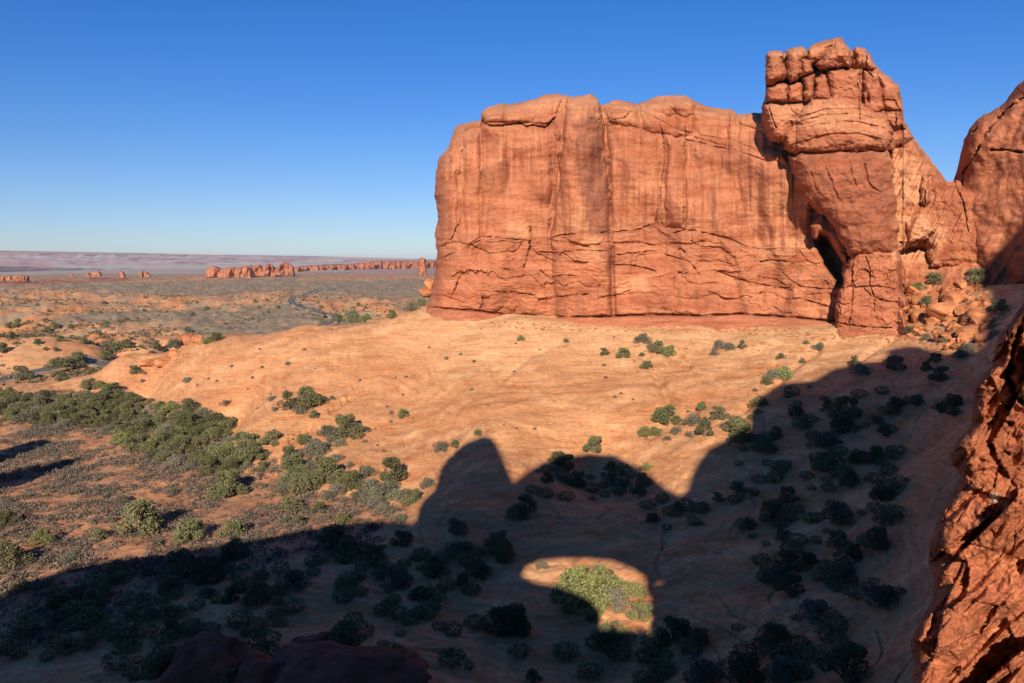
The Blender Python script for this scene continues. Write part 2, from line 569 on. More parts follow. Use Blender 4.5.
# polar sheet: dense where the camera looks, reaching behind it and out to the horizon
pxs = np.concatenate([np.arange(-24, 1060, 1.15)])
az_in = np.arctan((pxs - CX) / (F * 0.985))
az = np.concatenate([np.linspace(-math.pi, az_in[0] - 0.01, 90), az_in, np.linspace(az_in[-1] + 0.01, math.pi, 90)])
Dr = np.concatenate([np.geomspace(1.2, 48, 34)[:-1], 1 / np.linspace(1 / 48, 1 / 340, 470)[:-1], 1 / np.linspace(1 / 340, 1 / 3400, 190)[:-1], np.geomspace(3400, 60000, 30)])
AZ, DD = np.meshgrid(az, Dr)
Z0, TX, TY = terrain_z(AZ, DD, az, Dr)
PXt, PYt = project(np.stack([TX, TY, CZ + Z0], -1))
PXp, PYp = project(np.stack([TX, TY, TX * 0 + CZ - 48], -1))     # the plain's surface pattern is laid out on its level

# valley floor (sand and brush) against bare slickrock
VAL = [(-900, 396), (0, 396), (70, 389), (110, 398), (150, 412), (195, 425), (230, 441), (262, 448), (285, 470), (310, 486), (330, 492), (372, 500), (405, 508), (425, 522), (380, 545), (300, 560), (190, 590), (60, 640), (-60, 690), (-900, 700)]
wx = 9 * fbm(TX / 14, TY / 14, 0, 3)
wy = 6 * fbm(TX / 14, TY / 14, 5.0, 3)
valley = sstep(-3, 4, sdf(PXt + wx, PYt + wy * .5, VAL)) * (DD < 352) * (1 - sstep(330, 352, DD))
near = (1 - sstep(340, 420, DD))

# relief
sw = fbm(TX / 45, TY / 45, 2.0, 3)                       # slow warp of the bedding
rockz = 0.9 * fbm(TX / 30, TY / 30, 0, 3) + 0.26 * fbm(TX / 9, TY / 7, 4.0, 4)
bedc = Z0 * 0.75 + 5 * sw + 0.06 * TX
bed = np.abs(((bedc * 0.55) % 1.0) - 0.5) * 2
bedk = ((bedc * 0.55) % 1.0)
ledge = np.maximum(0, 1 - bedk / 0.16) * (0.35 + 0.65 * sstep(-.1, .5, fbm(TX / 16, TY / 16, 8.0, 2)))
cross = ridged(TX / 11 + 2.2 * sw, TY / 5.5 - 1.4 * sw, 0, 3)
rock_rel = rockz - 0.34 * ledge + 0.20 * cross + 0.10 * fbm(TX / 1.6, TY / 1.6, 0, 3)
val_rel = 0.5 * fbm(TX / 22, TY / 22, 0, 3) + 0.10 * fbm(TX / 2, TY / 2, 0, 2)
far_rel = 0.7 * fbm(TX / 16, TY / 16, 0, 4)
keep = sstep(1.0, 6.0, DD)
ZT = Z0 + keep * near * sstep(8, 60, DD) * (valley * val_rel + (1 - valley) * rock_rel) + (1 - near) * far_rel * (1 - sstep(2500, 3400, DD))
# gullies in the bare rock, shaded dips where bushes root
for pts, wd, dp in (([(560, 342), (530, 352), (500, 380)], 3, .8), ([(650, 340), (690, 365), (655, 372), (668, 400)], 4, 1.0),
                    ([(818, 350), (792, 368), (775, 385), (745, 410)], 3.5, 1.0), ([(366, 388), (344, 400), (330, 410)], 1.6, 1.4),
                    ([(312, 422), (300, 434), (290, 440)], 1.6, 1.6), ([(180, 352), (160, 372)], 3, .8),
                    ([(860, 360), (885, 345), (905, 330)], 2.5, .8), ([(700, 405), (680, 420), (650, 435)], 5, .9), ([(320, 398), (300, 412), (270, 440), (262, 470)], 4, .7)):
    d, al = seg_d(PXt, PYt, pts)
    ZT -= (DD < 340) * dp * np.exp(-(d / wd) ** 2) * np.minimum(1, DD / 100)

scar = np.zeros(TX.shape)
for pts, wd, dp in (([(367, 387), (356, 392), (345, 399), (333, 407), (328, 411)], .8, .7), ([(313, 420), (306, 428), (297, 435), (290, 442)], .8, .8), ([(357, 383), (340, 392)], .6, .4),
                    ([(440, 372), (470, 374), (500, 370)], .7, .3), ([(500, 335), (490, 352), (484, 362)], .6, .35), ([(450, 335), (447, 360)], .6, .4), ([(520, 338), (513, 350)], .7, .4), ([(570, 334), (563, 348)], .7, .3),
                    ([(470, 400), (450, 412), (440, 424), (436, 432)], .8, .35), ([(478, 398), (462, 414), (452, 428)], .7, .3), ([(490, 396), (484, 416), (480, 428)], .7, .3), ([(560, 372), (620, 372), (668, 376)], .7, .3),
                    ([(540, 398), (600, 404), (650, 402), (690, 408)], .8, .35), ([(640, 360), (660, 370), (668, 392), (676, 402)], .8, .4), ([(690, 376), (716, 382), (728, 390)], .7, .35), ([(760, 350), (790, 346), (812, 342)], .7, .3),
                    ([(160, 372), (190, 360), (230, 350)], .7, .3), ([(210, 392), (250, 372), (300, 356), (350, 344)], .8, .35), ([(240, 408), (262, 396), (270, 380)], .8, .4), ([(380, 372), (430, 352), (480, 344)], .7, .25)):
    j1, j2 = 2.5 * fbm(PXt / 18, PYt / 18, 3.0, 3), 2.0 * fbm(PXt / 18, PYt / 18, 9.0, 3)
    d, al = seg_d(PXt + j1, PYt + j2, pts)
    g_ = (DD < 340) * np.exp(-(d / wd) ** 2) * (.3 + .7 * sstep(-.3, .3, pn(PXt / 9, PYt / 9, 2.0)))
    ZT -= dp * g_
    scar = np.maximum(scar, g_ * min(1, dp * 1.6))

# colours of the ground itself
def mixc(a, b, t):
    return a * (1 - t[..., None]) + b * t[..., None]


sand = np.array([0.60, 0.275, 0.130])
sand2 = np.array([0.50, 0.245, 0.125])
slick = np.array([0.680, 0.355, 0.168])
slick_pale = np.array([0.74, 0.455, 0.235])
slick_or = np.array([0.58, 0.245, 0.105])
sagef = np.array([0.300, 0.232, 0.150])
n1 = fbm(TX / 18 + sw, TY / 8, 0, 3)
n2 = fbm(TX / 4 + 3 * sw, TY / 2.2 - sw, 0, 3)
col = mixc(slick[None, None] * np.ones(TX.shape + (1,)), slick_or, np.clip(.42 + .55 * n1 + .15 * n2, 0, 1) * .75)
up = sstep(390, 330, PYt) * sstep(300, 480, PXt) * near
col = mixc(col, slick_pale, np.clip(up * .55 + .25 * n2 * up + .25 * sstep(.1, .6, fbm(TX / 25, TY / 7, 9.0, 3)), 0, 1))
col = mixc(col, slick_or * .9, .55 * sstep(.35, .8, ridged(TX / 13 + 2 * sw, TY / 6, 1.0, 2)) * (.3 + .7 * (1 - up)))
col = mixc(col, slick_or * .62, .75 * scar)
vcol = mixc(sand[None, None] * np.ones(TX.shape + (1,)), sand2, np.clip(.5 + .8 * fbm(TX / 10, TY / 10, 0, 3), 0, 1))
vcol = mixc(vcol, np.array([0.27, 0.185, 0.125]), .45 * sstep(0, .7, fbm(TX / 6, TY / 6, 7.0, 3)))
col = mixc(col, vcol, valley)
# the plain, as bands and flats
xx, yy = PXp + 14 * fbm(TX / 90, TY / 90, 0, 4), PYp + 2.6 * fbm(TX / 60, TY / 70, 4.0, 5)
FL = [[(20, 284), (60, 284), (120, 283), (210, 281), (300, 277), (300, 291), (250, 294), (208, 298), (120, 298), (60, 296)],
      [(165, 312), (205, 309), (300, 306), (345, 322), (345, 345), (200, 345), (168, 322)],
      [(300, 281), (430, 280), (430, 299), (395, 299), (340, 296), (300, 292)],
      [(60, 319), (110, 317), (170, 316), (175, 326), (110, 329), (62, 327)],
      [(-200, 287), (20, 286), (20, 291), (-200, 294)],
      [(300, 323), (350, 322), (350, 340), (300, 345)], [(-200, 273), (130, 273), (200, 272), (200, 278), (100, 278), (-200, 279)]]
fm = np.zeros(TX.shape)
for f in FL:
    fm = np.maximum(fm, sstep(-1.8, 1.6, sdf(xx, yy, f)))
fm *= .93 - .55 * sstep(.30, .65, fbm(TX / 14, TY / 22, 11.0, 4))
pc = mixc(slick[None, None] * np.ones(TX.shape + (1,)), slick_or, np.clip(.5 + .7 * fbm(TX / 40, TY / 60, 0, 3), 0, 1))
pc = mixc(pc, sagef * 1.15, .75 * sstep(0.05, .45, fbm(TX / 26, TY / 38, 6.0, 4)) * sstep(470, 560, DD))
pc = mixc(pc, sagef * (1 + .12 * fbm(TX / 30, TY / 60, 0, 3))[..., None], fm)
redb = sstep(-.8, .8, sdf(xx, yy, [(-200, 279.5), (60, 280), (130, 278), (130, 281), (60, 284), (-200, 287)]))
pc = mixc(pc, np.array([0.40, 0.15, 0.09]), redb)
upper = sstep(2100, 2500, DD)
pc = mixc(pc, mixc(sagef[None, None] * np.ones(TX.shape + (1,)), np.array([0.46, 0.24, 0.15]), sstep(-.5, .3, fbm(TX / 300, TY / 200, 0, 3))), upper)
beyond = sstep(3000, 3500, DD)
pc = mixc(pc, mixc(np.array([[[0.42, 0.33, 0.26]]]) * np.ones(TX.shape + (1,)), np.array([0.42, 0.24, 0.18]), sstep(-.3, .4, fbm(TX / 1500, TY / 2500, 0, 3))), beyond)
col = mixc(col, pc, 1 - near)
tv = np.stack([TX, TY, ZT + CZ], -1).reshape(-1, 3)
tf = grid_faces(len(Dr), len(az))
capi = len(tv)
tv = np.concatenate([tv, [[0, 0, CZ - 1.9]]])
i0 = np.arange(len(az) - 1)
cap = np.stack([np.full(len(i0), capi), i0 + 1, i0], -1)
terr = mesh_obj('ground', tv, [tf[:, ::-1].copy(), cap], M['terrain'], cols=np.clip(np.concatenate([col.reshape(-1, 3), [[.4, .2, .1]]]), 0, 1))
tag(terr, 'bare orange slickrock, red sand valley and brushy plain', None, None, 'structure')
del n1, n2, cross, bed, wx, wy
dbg('terrain')
CAM = Vector((0, 0, CZ))


bpy.context.view_layer.update()


def ground_at(px, py):
    d = (Vector(P(px, py, 1.0)) - CAM).normalized()
    ok, loc, nor, idx = terr.ray_cast(CAM, d, distance=9000)
    return loc if ok else None


def ground_z(x, y):
    ok, loc, nor, idx = terr.ray_cast(Vector((x, y, 300)), Vector((0, 0, -1)), distance=900)
    return loc.z if ok else 2.0
# ------------------------------------------------------------------ cliffs
def interp(pts, x, sort=True):
    a = np.array(sorted(pts) if sort else pts, float)
    return np.interp(x, a[:, 0], a[:, 1])


def rock_sheet(name, nu, nv, Lo, Ro, To, Bo, depth, colour, mat, thick=30.0, shrink=0.85, rings=4, parent=None):
    """a rock body: detailed face over an outline, wrapped round to a closed back"""
    u = np.linspace(0, 1, nu)[None, :]
    v = np.linspace(0, 1, nv)[:, None]
    yb, yt = np.mean([b[1] for b in Bo]), min(t[1] for t in To)
    yl = yr = yb + (yt - yb) * v
    for _ in range(25):
        l = interp([(y, x) for x, y in Lo], yl)
        r = interp([(y, x) for x, y in Ro], yr)
        yl = .5 * yl + .5 * (interp(Bo, l) + (interp(To, l) - interp(Bo, l)) * v)
        yr = .5 * yr + .5 * (interp(Bo, r) + (interp(To, r) - interp(Bo, r)) * v)
    px = l + (r - l) * u
    top, bot = interp(To, px), interp(Bo, px)
    py = bot + (top - bot) * v
    eL, eR, eT = (px - l), (r - px), (py - top)
    # ragged outline
    jx, jy = fbm(px / 9, py / 9, 1.0, 3), fbm(px / 9, py / 9, 6.0, 3)
    D = depth(px, py, eL, eR, eT)
    edge = np.exp(-np.minimum(np.minimum(eL, eR), eT) / 6.0)
    pxx = px + jx * 1.2 * edge
    pyy = py + jy * 1.2 * edge
    V = P(pxx, pyy, D).reshape(-1, 3)
    Cc = colour(px, py, eL, eR, eT).reshape(-1, 3)
    fr = grid_faces(nv, nu)
    # rim loop
    ids = np.arange(nu * nv).reshape(nv, nu)
    loop = np.concatenate([ids[0, :], ids[1:, -1], ids[-1, -2::-1], ids[-2:0:-1, 0]])
    ctr = V[loop].mean(0)
    vs, cs, fs = [V], [Cc], [fr]
    prev = loop
    base = len(V)
    cd = np.array([ctr[0], ctr[1], 0]); cd /= np.linalg.norm(cd)
    for k in range(1, rings + 1):
        t = k / rings
        ring = V[loop] + cd * thick * t
        s = 1 - (1 - shrink) * t ** 2
        ring[:, :2] = (ctr + cd * thick * t)[:2] + (ring[:, :2] - (ctr + cd * thick * t)[:2]) * s
        up = ring[:, 2] > V[:, 2].min() + 3
        ring[:, 2] = np.where(up, ring[:, 2] - (1 - s) * .5 * (ring[:, 2] - V[:, 2].min()) + 1.2 * fbm(ring[:, 0] / 8, ring[:, 1] / 8, ring[:, 2] / 8, 2), ring[:, 2])
        idx = np.arange(base, base + len(loop))
        base += len(loop)
        vs.append(ring); cs.append(Cc[loop])
        fs.append(np.stack([prev, idx, np.roll(idx, -1), np.roll(prev, -1)], -1))
        prev = idx
    c = vs[-1].mean(0)[None]
    vs.append(c); cs.append(Cc[:1])
    fan = np.stack([np.full(len(prev), base), np.roll(prev, -1), prev], -1)
    o = mesh_obj(name, np.concatenate(vs), [fs[0]] + [f for f in fs[1:]] + [fan], mat, parent, cols=np.clip(np.concatenate(cs), 0, 1))
    dbg(name)
    return o, np.concatenate(vs), fs


def cracks(px, py, lst, dep, w):
    r = np.zeros(px.shape)
    for pts in lst:
        j = 1.0 * pn(px / 5, py / 5, 2.0) + .5 * pn(px / 2, py / 2, 5.0)
        d, al = seg_d(px + j, py + j * .7, pts)
        ww = w * (.6 + .6 * np.abs(pn(al * 7 + pts[0][0], al * 0 + .5)) * 1.6)
        k = .35 + .65 * sstep(-.35, .25, pn(px / 11, py / 11, 3.0))
        r = np.maximum(r, k * np.exp(-(d / ww) ** 2) * sstep(0, .06, al + .02) * sstep(0, .06, 1.02 - al))
    return r * dep


def layer(D, s, Df, w, R):
    """lay one rounded block of rock over the face; s is the distance inside its outline"""
    return np.minimum(D, Df + R * (1 - np.sqrt(1 - (1 - np.clip(s / w, 0, 1)) ** 2)) + np.where(s < 0, -s * 2.5, 0))


red = np.array([0.445, 0.165, 0.083])
redd = np.array([0.335, 0.110, 0.058])
varn = np.array([0.250, 0.095, 0.058])
tanc = np.array([0.580, 0.280, 0.145])
dustred = np.array([0.390, 0.140, 0.075])

# long wall -----------------------------------------------------------
W_L = [(424, 322), (426, 311), (431, 296), (436, 268), (437, 250), (435, 235), (438, 220), (437, 205), (434, 195), (436, 175), (439, 158), (448, 148), (451, 138), (455, 128), (458, 124), (470, 104)]
W_R = [(866, 325), (864, 270), (850, 230), (838, 200), (820, 170), (800, 130), (790, 95)]
W_T = [(424, 150), (440, 148), (450, 140), (452, 130), (458, 125), (470, 122), (480, 121), (482, 112), (490, 106), (510, 104), (530, 100), (548, 94), (560, 94), (575, 97), (590, 94), (598, 98), (601, 105), (606, 103), (612, 101), (624, 101), (636, 104), (648, 100), (660, 96), (670, 95), (684, 95), (692, 99), (700, 104), (708, 107), (716, 108), (720, 109), (733, 109), (737, 115), (745, 114), (754, 113), (765, 113), (775, 118), (790, 120), (820, 120), (866, 120)]
W_B = [(424, 325), (450, 330), (470, 333), (520, 336), (600, 336), (700, 336), (800, 342), (866, 348)]
W_CR = [[(600, 233), (613, 232), (640, 229), (650, 225)], [(655, 228), (662, 233), (668, 236)], [(673, 234), (684, 230), (700, 231), (715, 235), (730, 239), (748, 247), (765, 249), (790, 248)],
        [(575, 234), (560, 235), (550, 239)], [(530, 226), (531, 236), (529, 252), (524, 268)], [(536, 252), (560, 253), (575, 250), (600, 251), (612, 250)], [(495, 237), (510, 239), (528, 240)],
        [(612, 237), (613, 250), (612, 275)], [(540, 270), (550, 278), (562, 275), (575, 276)], [(612, 265), (630, 265), (645, 268), (655, 271)], [(674, 254), (680, 248), (685, 252)], [(673, 279), (680, 273), (688, 273)],
        [(480, 291), (510, 292), (535, 295)], [(538, 300), (552, 298), (570, 295), (590, 294)], [(600, 297), (615, 296), (630, 290)], [(437, 246), (444, 246), (452, 238), (461, 218)], [(452, 296), (460, 276), (470, 270), (487, 273)],
        [(480, 310), (483, 298), (489, 297)], [(470, 245), (478, 238), (492, 236)], [(500, 268), (515, 271)], [(700, 271), (715, 270), (730, 276), (745, 281), (760, 284), (778, 287), (790, 288)],
        [(700, 247), (720, 247), (735, 258)], [(762, 278), (775, 279), (785, 285)], [(782, 272), (790, 280), (800, 286), (820, 289), (838, 289)], [(785, 300), (800, 298), (820, 304), (838, 310)],
        [(664, 226), (662, 222)], [(760, 262), (770, 260), (790, 262)], [(664, 254), (690, 262), (700, 275)], [(690, 240), (700, 246)], [(613, 243), (640, 243), (660, 246)], [(616, 255), (640, 252), (655, 251)]]
W_BASE = [(424, 307), (450, 309), (480, 311), (505, 315), (540, 316), (560, 317), (600, 317), (640, 315), (680, 315), (700, 316), (740, 314), (770, 316), (800, 318), (838, 322), (866, 326)]
W_UP = [[(680, 139), (700, 142), (710, 146), (735, 150), (750, 155), (772, 163)], [(459, 176), (460, 155), (464, 146)], [(481, 123), (500, 122), (520, 122), (545, 124), (552, 122)], [(590, 118), (600, 120)], [(660, 124), (663, 140), (665, 152)],
        [(601, 104), (603, 130), (605, 150), (607, 170), (610, 195)], [(560, 130), (558, 165), (555, 195), (548, 230)], [(482, 160), (481, 180)], [(664, 152), (662, 180), (660, 200), (655, 225)], [(613, 120), (625, 118), (632, 110)], [(686, 120), (684, 170), (684, 225)],
        [(462, 132), (468, 128), (475, 124)], [(440, 150), (448, 156), (452, 163)]]


def wall_depth(px, py, eL, eR, eT):
    D = 232 - 0.045 * (px - 430) + 0 * py
    D = D - 0.030 * (325 - py) * 0                              # the face stands straight
    D += 3.0 * fbm(px / 90, py / 200, 1.0, 2)
    # round left end and rounded brow
    D += 15 * (1 - np.sqrt(1 - np.clip(1 - eL / 26, 0, 1) ** 2))
    D += 9 * (1 - np.sqrt(1 - np.clip(1 - eT / 15, 0, 1) ** 2 * .98))
    # the brow steps back above the face
    brow = interp([(424, 160), (455, 150), (482, 126), (520, 124), (552, 122), (565, 112), (600, 112), (640, 118), (680, 139), (735, 150), (772, 163), (866, 170)], px)
    D += 2.6 * sstep(4, -22, py - brow)
    # rounded cap rocks above the brow, parted by clefts
    d1, d2, c1 = worley2((px + 6 * fbm(px / 20, py / 20, 1.0, 2)) / 34 + .3, (py - brow) / 18 + .35)
    D += sstep(8, -4, py - brow) * (.4 * np.exp(-((d2 - d1) / .10) ** 2) + 1.6 * d1 ** 2)
    # broad swells and shallow recesses of the face
    D += 2.0 * fbm(px / 34, py / 60, 8.0, 2) + 1.3 * sstep(-.3, .7, fbm(px / 26, py / 50, 12.0, 2))
    # buttresses, caps and columns, each a rounded body laid over the face
    B0 = D.copy()
    jx, jy = 2.2 * fbm(px / 14, py / 22, 3.0, 3), 2.2 * fbm(px / 14, py / 22, 9.0, 3)
    for poly, dd, w, R in (([(437, 158), (450, 149), (459, 152), (461, 178), (461, 246), (437, 250)], -1.5, 10, 5),
                           ([(461, 130), (472, 122), (482, 124), (483, 250), (462, 250)], -1.0, 8, 2.5),
                           ([(482, 124), (520, 124), (556, 126), (550, 232), (549, 345), (478, 345)], -2.2, 16, 2.6),
                           ([(565, 97), (600, 99), (603, 130), (609, 170), (613, 235), (614, 345), (553, 345), (551, 235), (560, 180), (563, 130)], -6.5, 20, 5.5),
                           ([(480, 112), (500, 105), (548, 94), (562, 95), (556, 118), (545, 127), (520, 123), (484, 125)], -4.2, 12, 3.5),
                           ([(602, 106), (624, 102), (640, 106), (640, 130), (606, 124)], -1.5, 9, 3), ([(638, 106), (668, 95), (692, 98), (700, 104), (694, 138), (664, 136), (640, 130)], -2.4, 14, 4),
                           ([(692, 103), (716, 109), (737, 115), (738, 150), (714, 145), (692, 138)], -1.6, 10, 3), ([(736, 115), (770, 116), (790, 121), (790, 168), (768, 162), (736, 150)], -1.4, 12, 3.5),
                           ([(626, 128), (662, 134), (660, 229), (617, 233), (616, 130)], -.9, 14, 2), ([(666, 137), (687, 140), (687, 230), (664, 228)], -1.8, 9, 2.6), ([(690, 142), (740, 154), (742, 245), (690, 231)], -1.0, 18, 2), ([(743, 155), (790, 168), (800, 195), (798, 250), (744, 246)], -.4, 14, 2)):
        D = layer(D, sdf(px + jx, py + jy, poly), B0 + dd * (1 - .5 * sstep(200, 290, py)), w, R)
    D -= 6.5 * sstep(735, 800, px) * sstep(240, 170, py)
    D += 1.5 * np.exp(-((px - 607 - (py - 150) * .04) / 2.6) ** 2) * sstep(110, 140, py)
    D += 9 * sstep(-4, 9, sdf(px, py, [(812, 226), (826, 214), (838, 226), (850, 250), (850, 284), (838, 286), (822, 258)]))
    # vertical fluting of the smooth upper face
    flt = sstep(250, 215, py)
    D += flt * (1.25 * fbm(px / 17, py / 160, 3.0, 2) + .16 * ridged(px / 8, py / 90, 6.0, 2))
    # lower face: blocks and beds, standing a little proud
    lowl = interp([(424, 245), (450, 240), (500, 238), (550, 238), (600, 233), (640, 228), (700, 231), (748, 247), (866, 250)], px)
    low = sstep(-1.2, 1.2, py - lowl + 2 * pn(px / 9, py / 9))
    D -= 1.3 * low
    j = fbm(px / 22, py / 22, 4.0, 2)
    d1, d2, c1 = worley2(px / 30 + .4 * j, py / 11 + .5 * j)
    D += low * (1.1 * (c1 - .5) + .2 * np.exp(-((d2 - d1) / .05) ** 2) * sstep(.6, .8, c1))
    st = py / 10.5 + .5 * fbm(px / 70, py / 40, 9.0, 3) + .25 * j
    kk = np.floor(st)
    D += low * (.9 * _rnd[(kk.astype(int) * 7) & 511, 0] - .45) * sstep(0, .12, st - kk) * (.4 + sstep(-.3, .3, fbm(px / 30, kk * 3.7, 2.0, 2)))
    D += low * .25 * np.abs(((py / 6.3 + 1.6 * j) % 1) - .5)
    d1, d2, c1 = worley2(px / 9 + .8 * j, py / 4.5 + .8 * j)
    D += low * .2 * (c1 - .5)
    D += .42 * fbm(px / 18, py / 14, 0, 3) + .09 * fbm(px / 5, py / 4, 0, 3) * (.5 + low)
    D += cracks(px, py, W_CR, 1.9, 0.44) + cracks(px, py, W_UP, 1.1, 0.6)
    for c in W_CR[:22]:                                         # rock above a crack overhangs a little
        d, al = seg_d(px, py - 2.2, c)
        D += .35 * np.exp(-(d / 2.0) ** 2)
    # undercut base, then a smooth foot
    yb = interp(W_BASE, px)
    row = np.argmin(np.abs(py - yb), axis=0)
    dl = D[row, np.arange(D.shape[1])]
    dl = np.convolve(np.pad(dl, 70, mode='edge'), np.hanning(141) / np.hanning(141).sum(), 'valid')[None, :]
    D0_ = dl - 1.4 - (py - yb) * .25 + .3 * fbm(px / 25, py / 4, 0, 3)
    D += 2.6 * np.exp(-((py - yb - .8 * pn(px / 12, py * 0)) / 1.0) ** 2) * (.35 + .65 * sstep(-.3, .2, pn(px / 14, py * 0 + 4)))
    t = sstep(0, 1.5, py - yb)
    D = D * (1 - t) + D0_ * t
    return D


def wall_col(px, py, eL, eR, eT):
    c = np.ones(px.shape + (1,)) * red
    c = mixc(c, redd, np.clip(.42 + .75 * fbm(px / 38, py / 24, 0, 4), 0, 1))
    # tan wash and streaks on the smooth face
    streak = fbm(px / 3.2, py / 70, 4.0, 3)
    body = sstep(260, 225, py) * sstep(100, 130, py)
    c = mixc(c, tanc, np.clip(.30 * sstep(0.0, .7, streak) * body * sstep(-.25, .3, fbm(px / 40, py / 60, 15.0, 2)) + .06, 0, 1))
    zone = sstep(-14, 10, sdf(px, py, [(640, 120), (800, 165), (845, 260), (640, 235)]))
    dk = sstep(.12, .7, fbm(px / 4.0, py / 90, 9.0, 3)) * zone * sstep(110, 170, py)
    c = mixc(c, varn * 1.1, .60 * dk)
    c = mixc(c, tanc, .55 * zone * sstep(735, 790, px + .3 * (py - 200)) * sstep(.0, .4, fbm(px / 5, py / 60, 2.0, 2) + .15) * sstep(258, 245, py) * sstep(165, 200, py))
    # dark patina of the buttress
    b = sstep(-3, 4, sdf(px + 4 * fbm(px / 6, py / 12, 0, 2), py, [(578, 115), (598, 112), (606, 160), (611, 205), (613, 235), (588, 238), (585, 208), (577, 180), (574, 140)]))
    c = mixc(c, varn * .9, .9 * b * (.65 + .35 * sstep(-.4, .3, fbm(px / 8, py / 16, 0, 3))))
    b = sstep(-8, 8, sdf(px, py, [(592, 205), (612, 205), (612, 270), (600, 272)]))
    c = mixc(c, varn * 1.15, .4 * b)
    for poly in ([(572, 208), (588, 206), (590, 232), (570, 236)], [(507, 222), (526, 220), (528, 238), (508, 240)], [(578, 236), (600, 236), (604, 262), (580, 262)], [(756, 255), (785, 252), (788, 268), (757, 268)], [(615, 280), (645, 276), (650, 290), (618, 292)]):
        c = mixc(c, tanc, .55 * sstep(-3, 4, sdf(px + 3 * fbm(px / 7, py / 7, 0, 2), py, poly)))
    # tan mixed in towards the top edge
    c = mixc(c, tanc * .95, .45 * sstep(26, 6, eT + 8 * fbm(px / 30, py / 10, 3.0, 2)))
    # pale bedding lines
    c = mixc(c, tanc, .30 * sstep(.25, .7, fbm(px / 60, py / 2.5 + .6 * pn(px / 40, py / 40), 2.0, 2)) * sstep(180, 230, py))
    yb = interp(W_BASE, px)
    c = mixc(c, dustred * (1 + .15 * fbm(px / 30, py / 4, 0, 3))[..., None], sstep(0, 2, py - yb))
    return c


wall, wv, wf = rock_sheet('sandstone_cliff', 860, 470, W_L, W_R, W_T, W_B, wall_depth, wall_col, M['cliff'], thick=36)
tag(wall, 'long sheer red sandstone wall left of the tall tower, cracked along its foot', 'cliff')

# tower ---------------------------------------------------------------
T_L = [(833, 345), (834, 328), (836, 300), (843, 283), (842, 268), (830, 256), (812, 236), (806, 216), (800, 196), (791, 180), (789, 165), (780, 152), (770, 140), (762, 122), (761, 108), (766, 94), (765, 78), (766, 55), (766, 38)]
T_R = [(1012, 352), (1012, 38)]
T_T = [(760, 60), (766, 56), (768, 51), (772, 50), (782, 50), (784, 55), (786, 51), (792, 48), (802, 47), (806, 51), (812, 45), (824, 40), (834, 38), (842, 38), (848, 47), (853, 52), (856, 47), (864, 47), (870, 52), (873, 62), (880, 70), (890, 78), (899, 86), (902, 100), (904, 120), (914, 138), (928, 156), (943, 176), (948, 182), (955, 180), (975, 188), (1012, 200)]
T_B = [(833, 346), (870, 350), (905, 352), (930, 350), (960, 350), (1012, 345)]
T_CR = [[(856, 252), (852, 268), (852, 282), (855, 287), (875, 286), (890, 288), (895, 290)], [(866, 256), (870, 270), (870, 285), (874, 297)], [(875, 298), (890, 302), (897, 302)], [(834, 290), (842, 288), (853, 286)], [(853, 288), (852, 305), (849, 324)],
        [(835, 300), (842, 304), (850, 304)], [(875, 298), (874, 312)], [(833, 322), (850, 325), (870, 327), (893, 328)], [(842, 253), (850, 254), (862, 254)],
        [(818, 70), (828, 68), (845, 67)],
        [(797, 152), (815, 152), (835, 151), (855, 150), (870, 148)], [(884, 100), (895, 100), (897, 106)], [(882, 110), (896, 111), (896, 126)],
        [(867, 52), (866, 70), (874, 78)], [(890, 76), (900, 96)], [(776, 140), (781, 150), (784, 155)], [(768, 105), (772, 118), (776, 128)], [(954, 180), (962, 200), (966, 215), (968, 232)],
        [(912, 243), (925, 238), (935, 230)], [(900, 243), (910, 242)], [(925, 190), (925, 204)], [(862, 60), (858, 80), (860, 120)]]


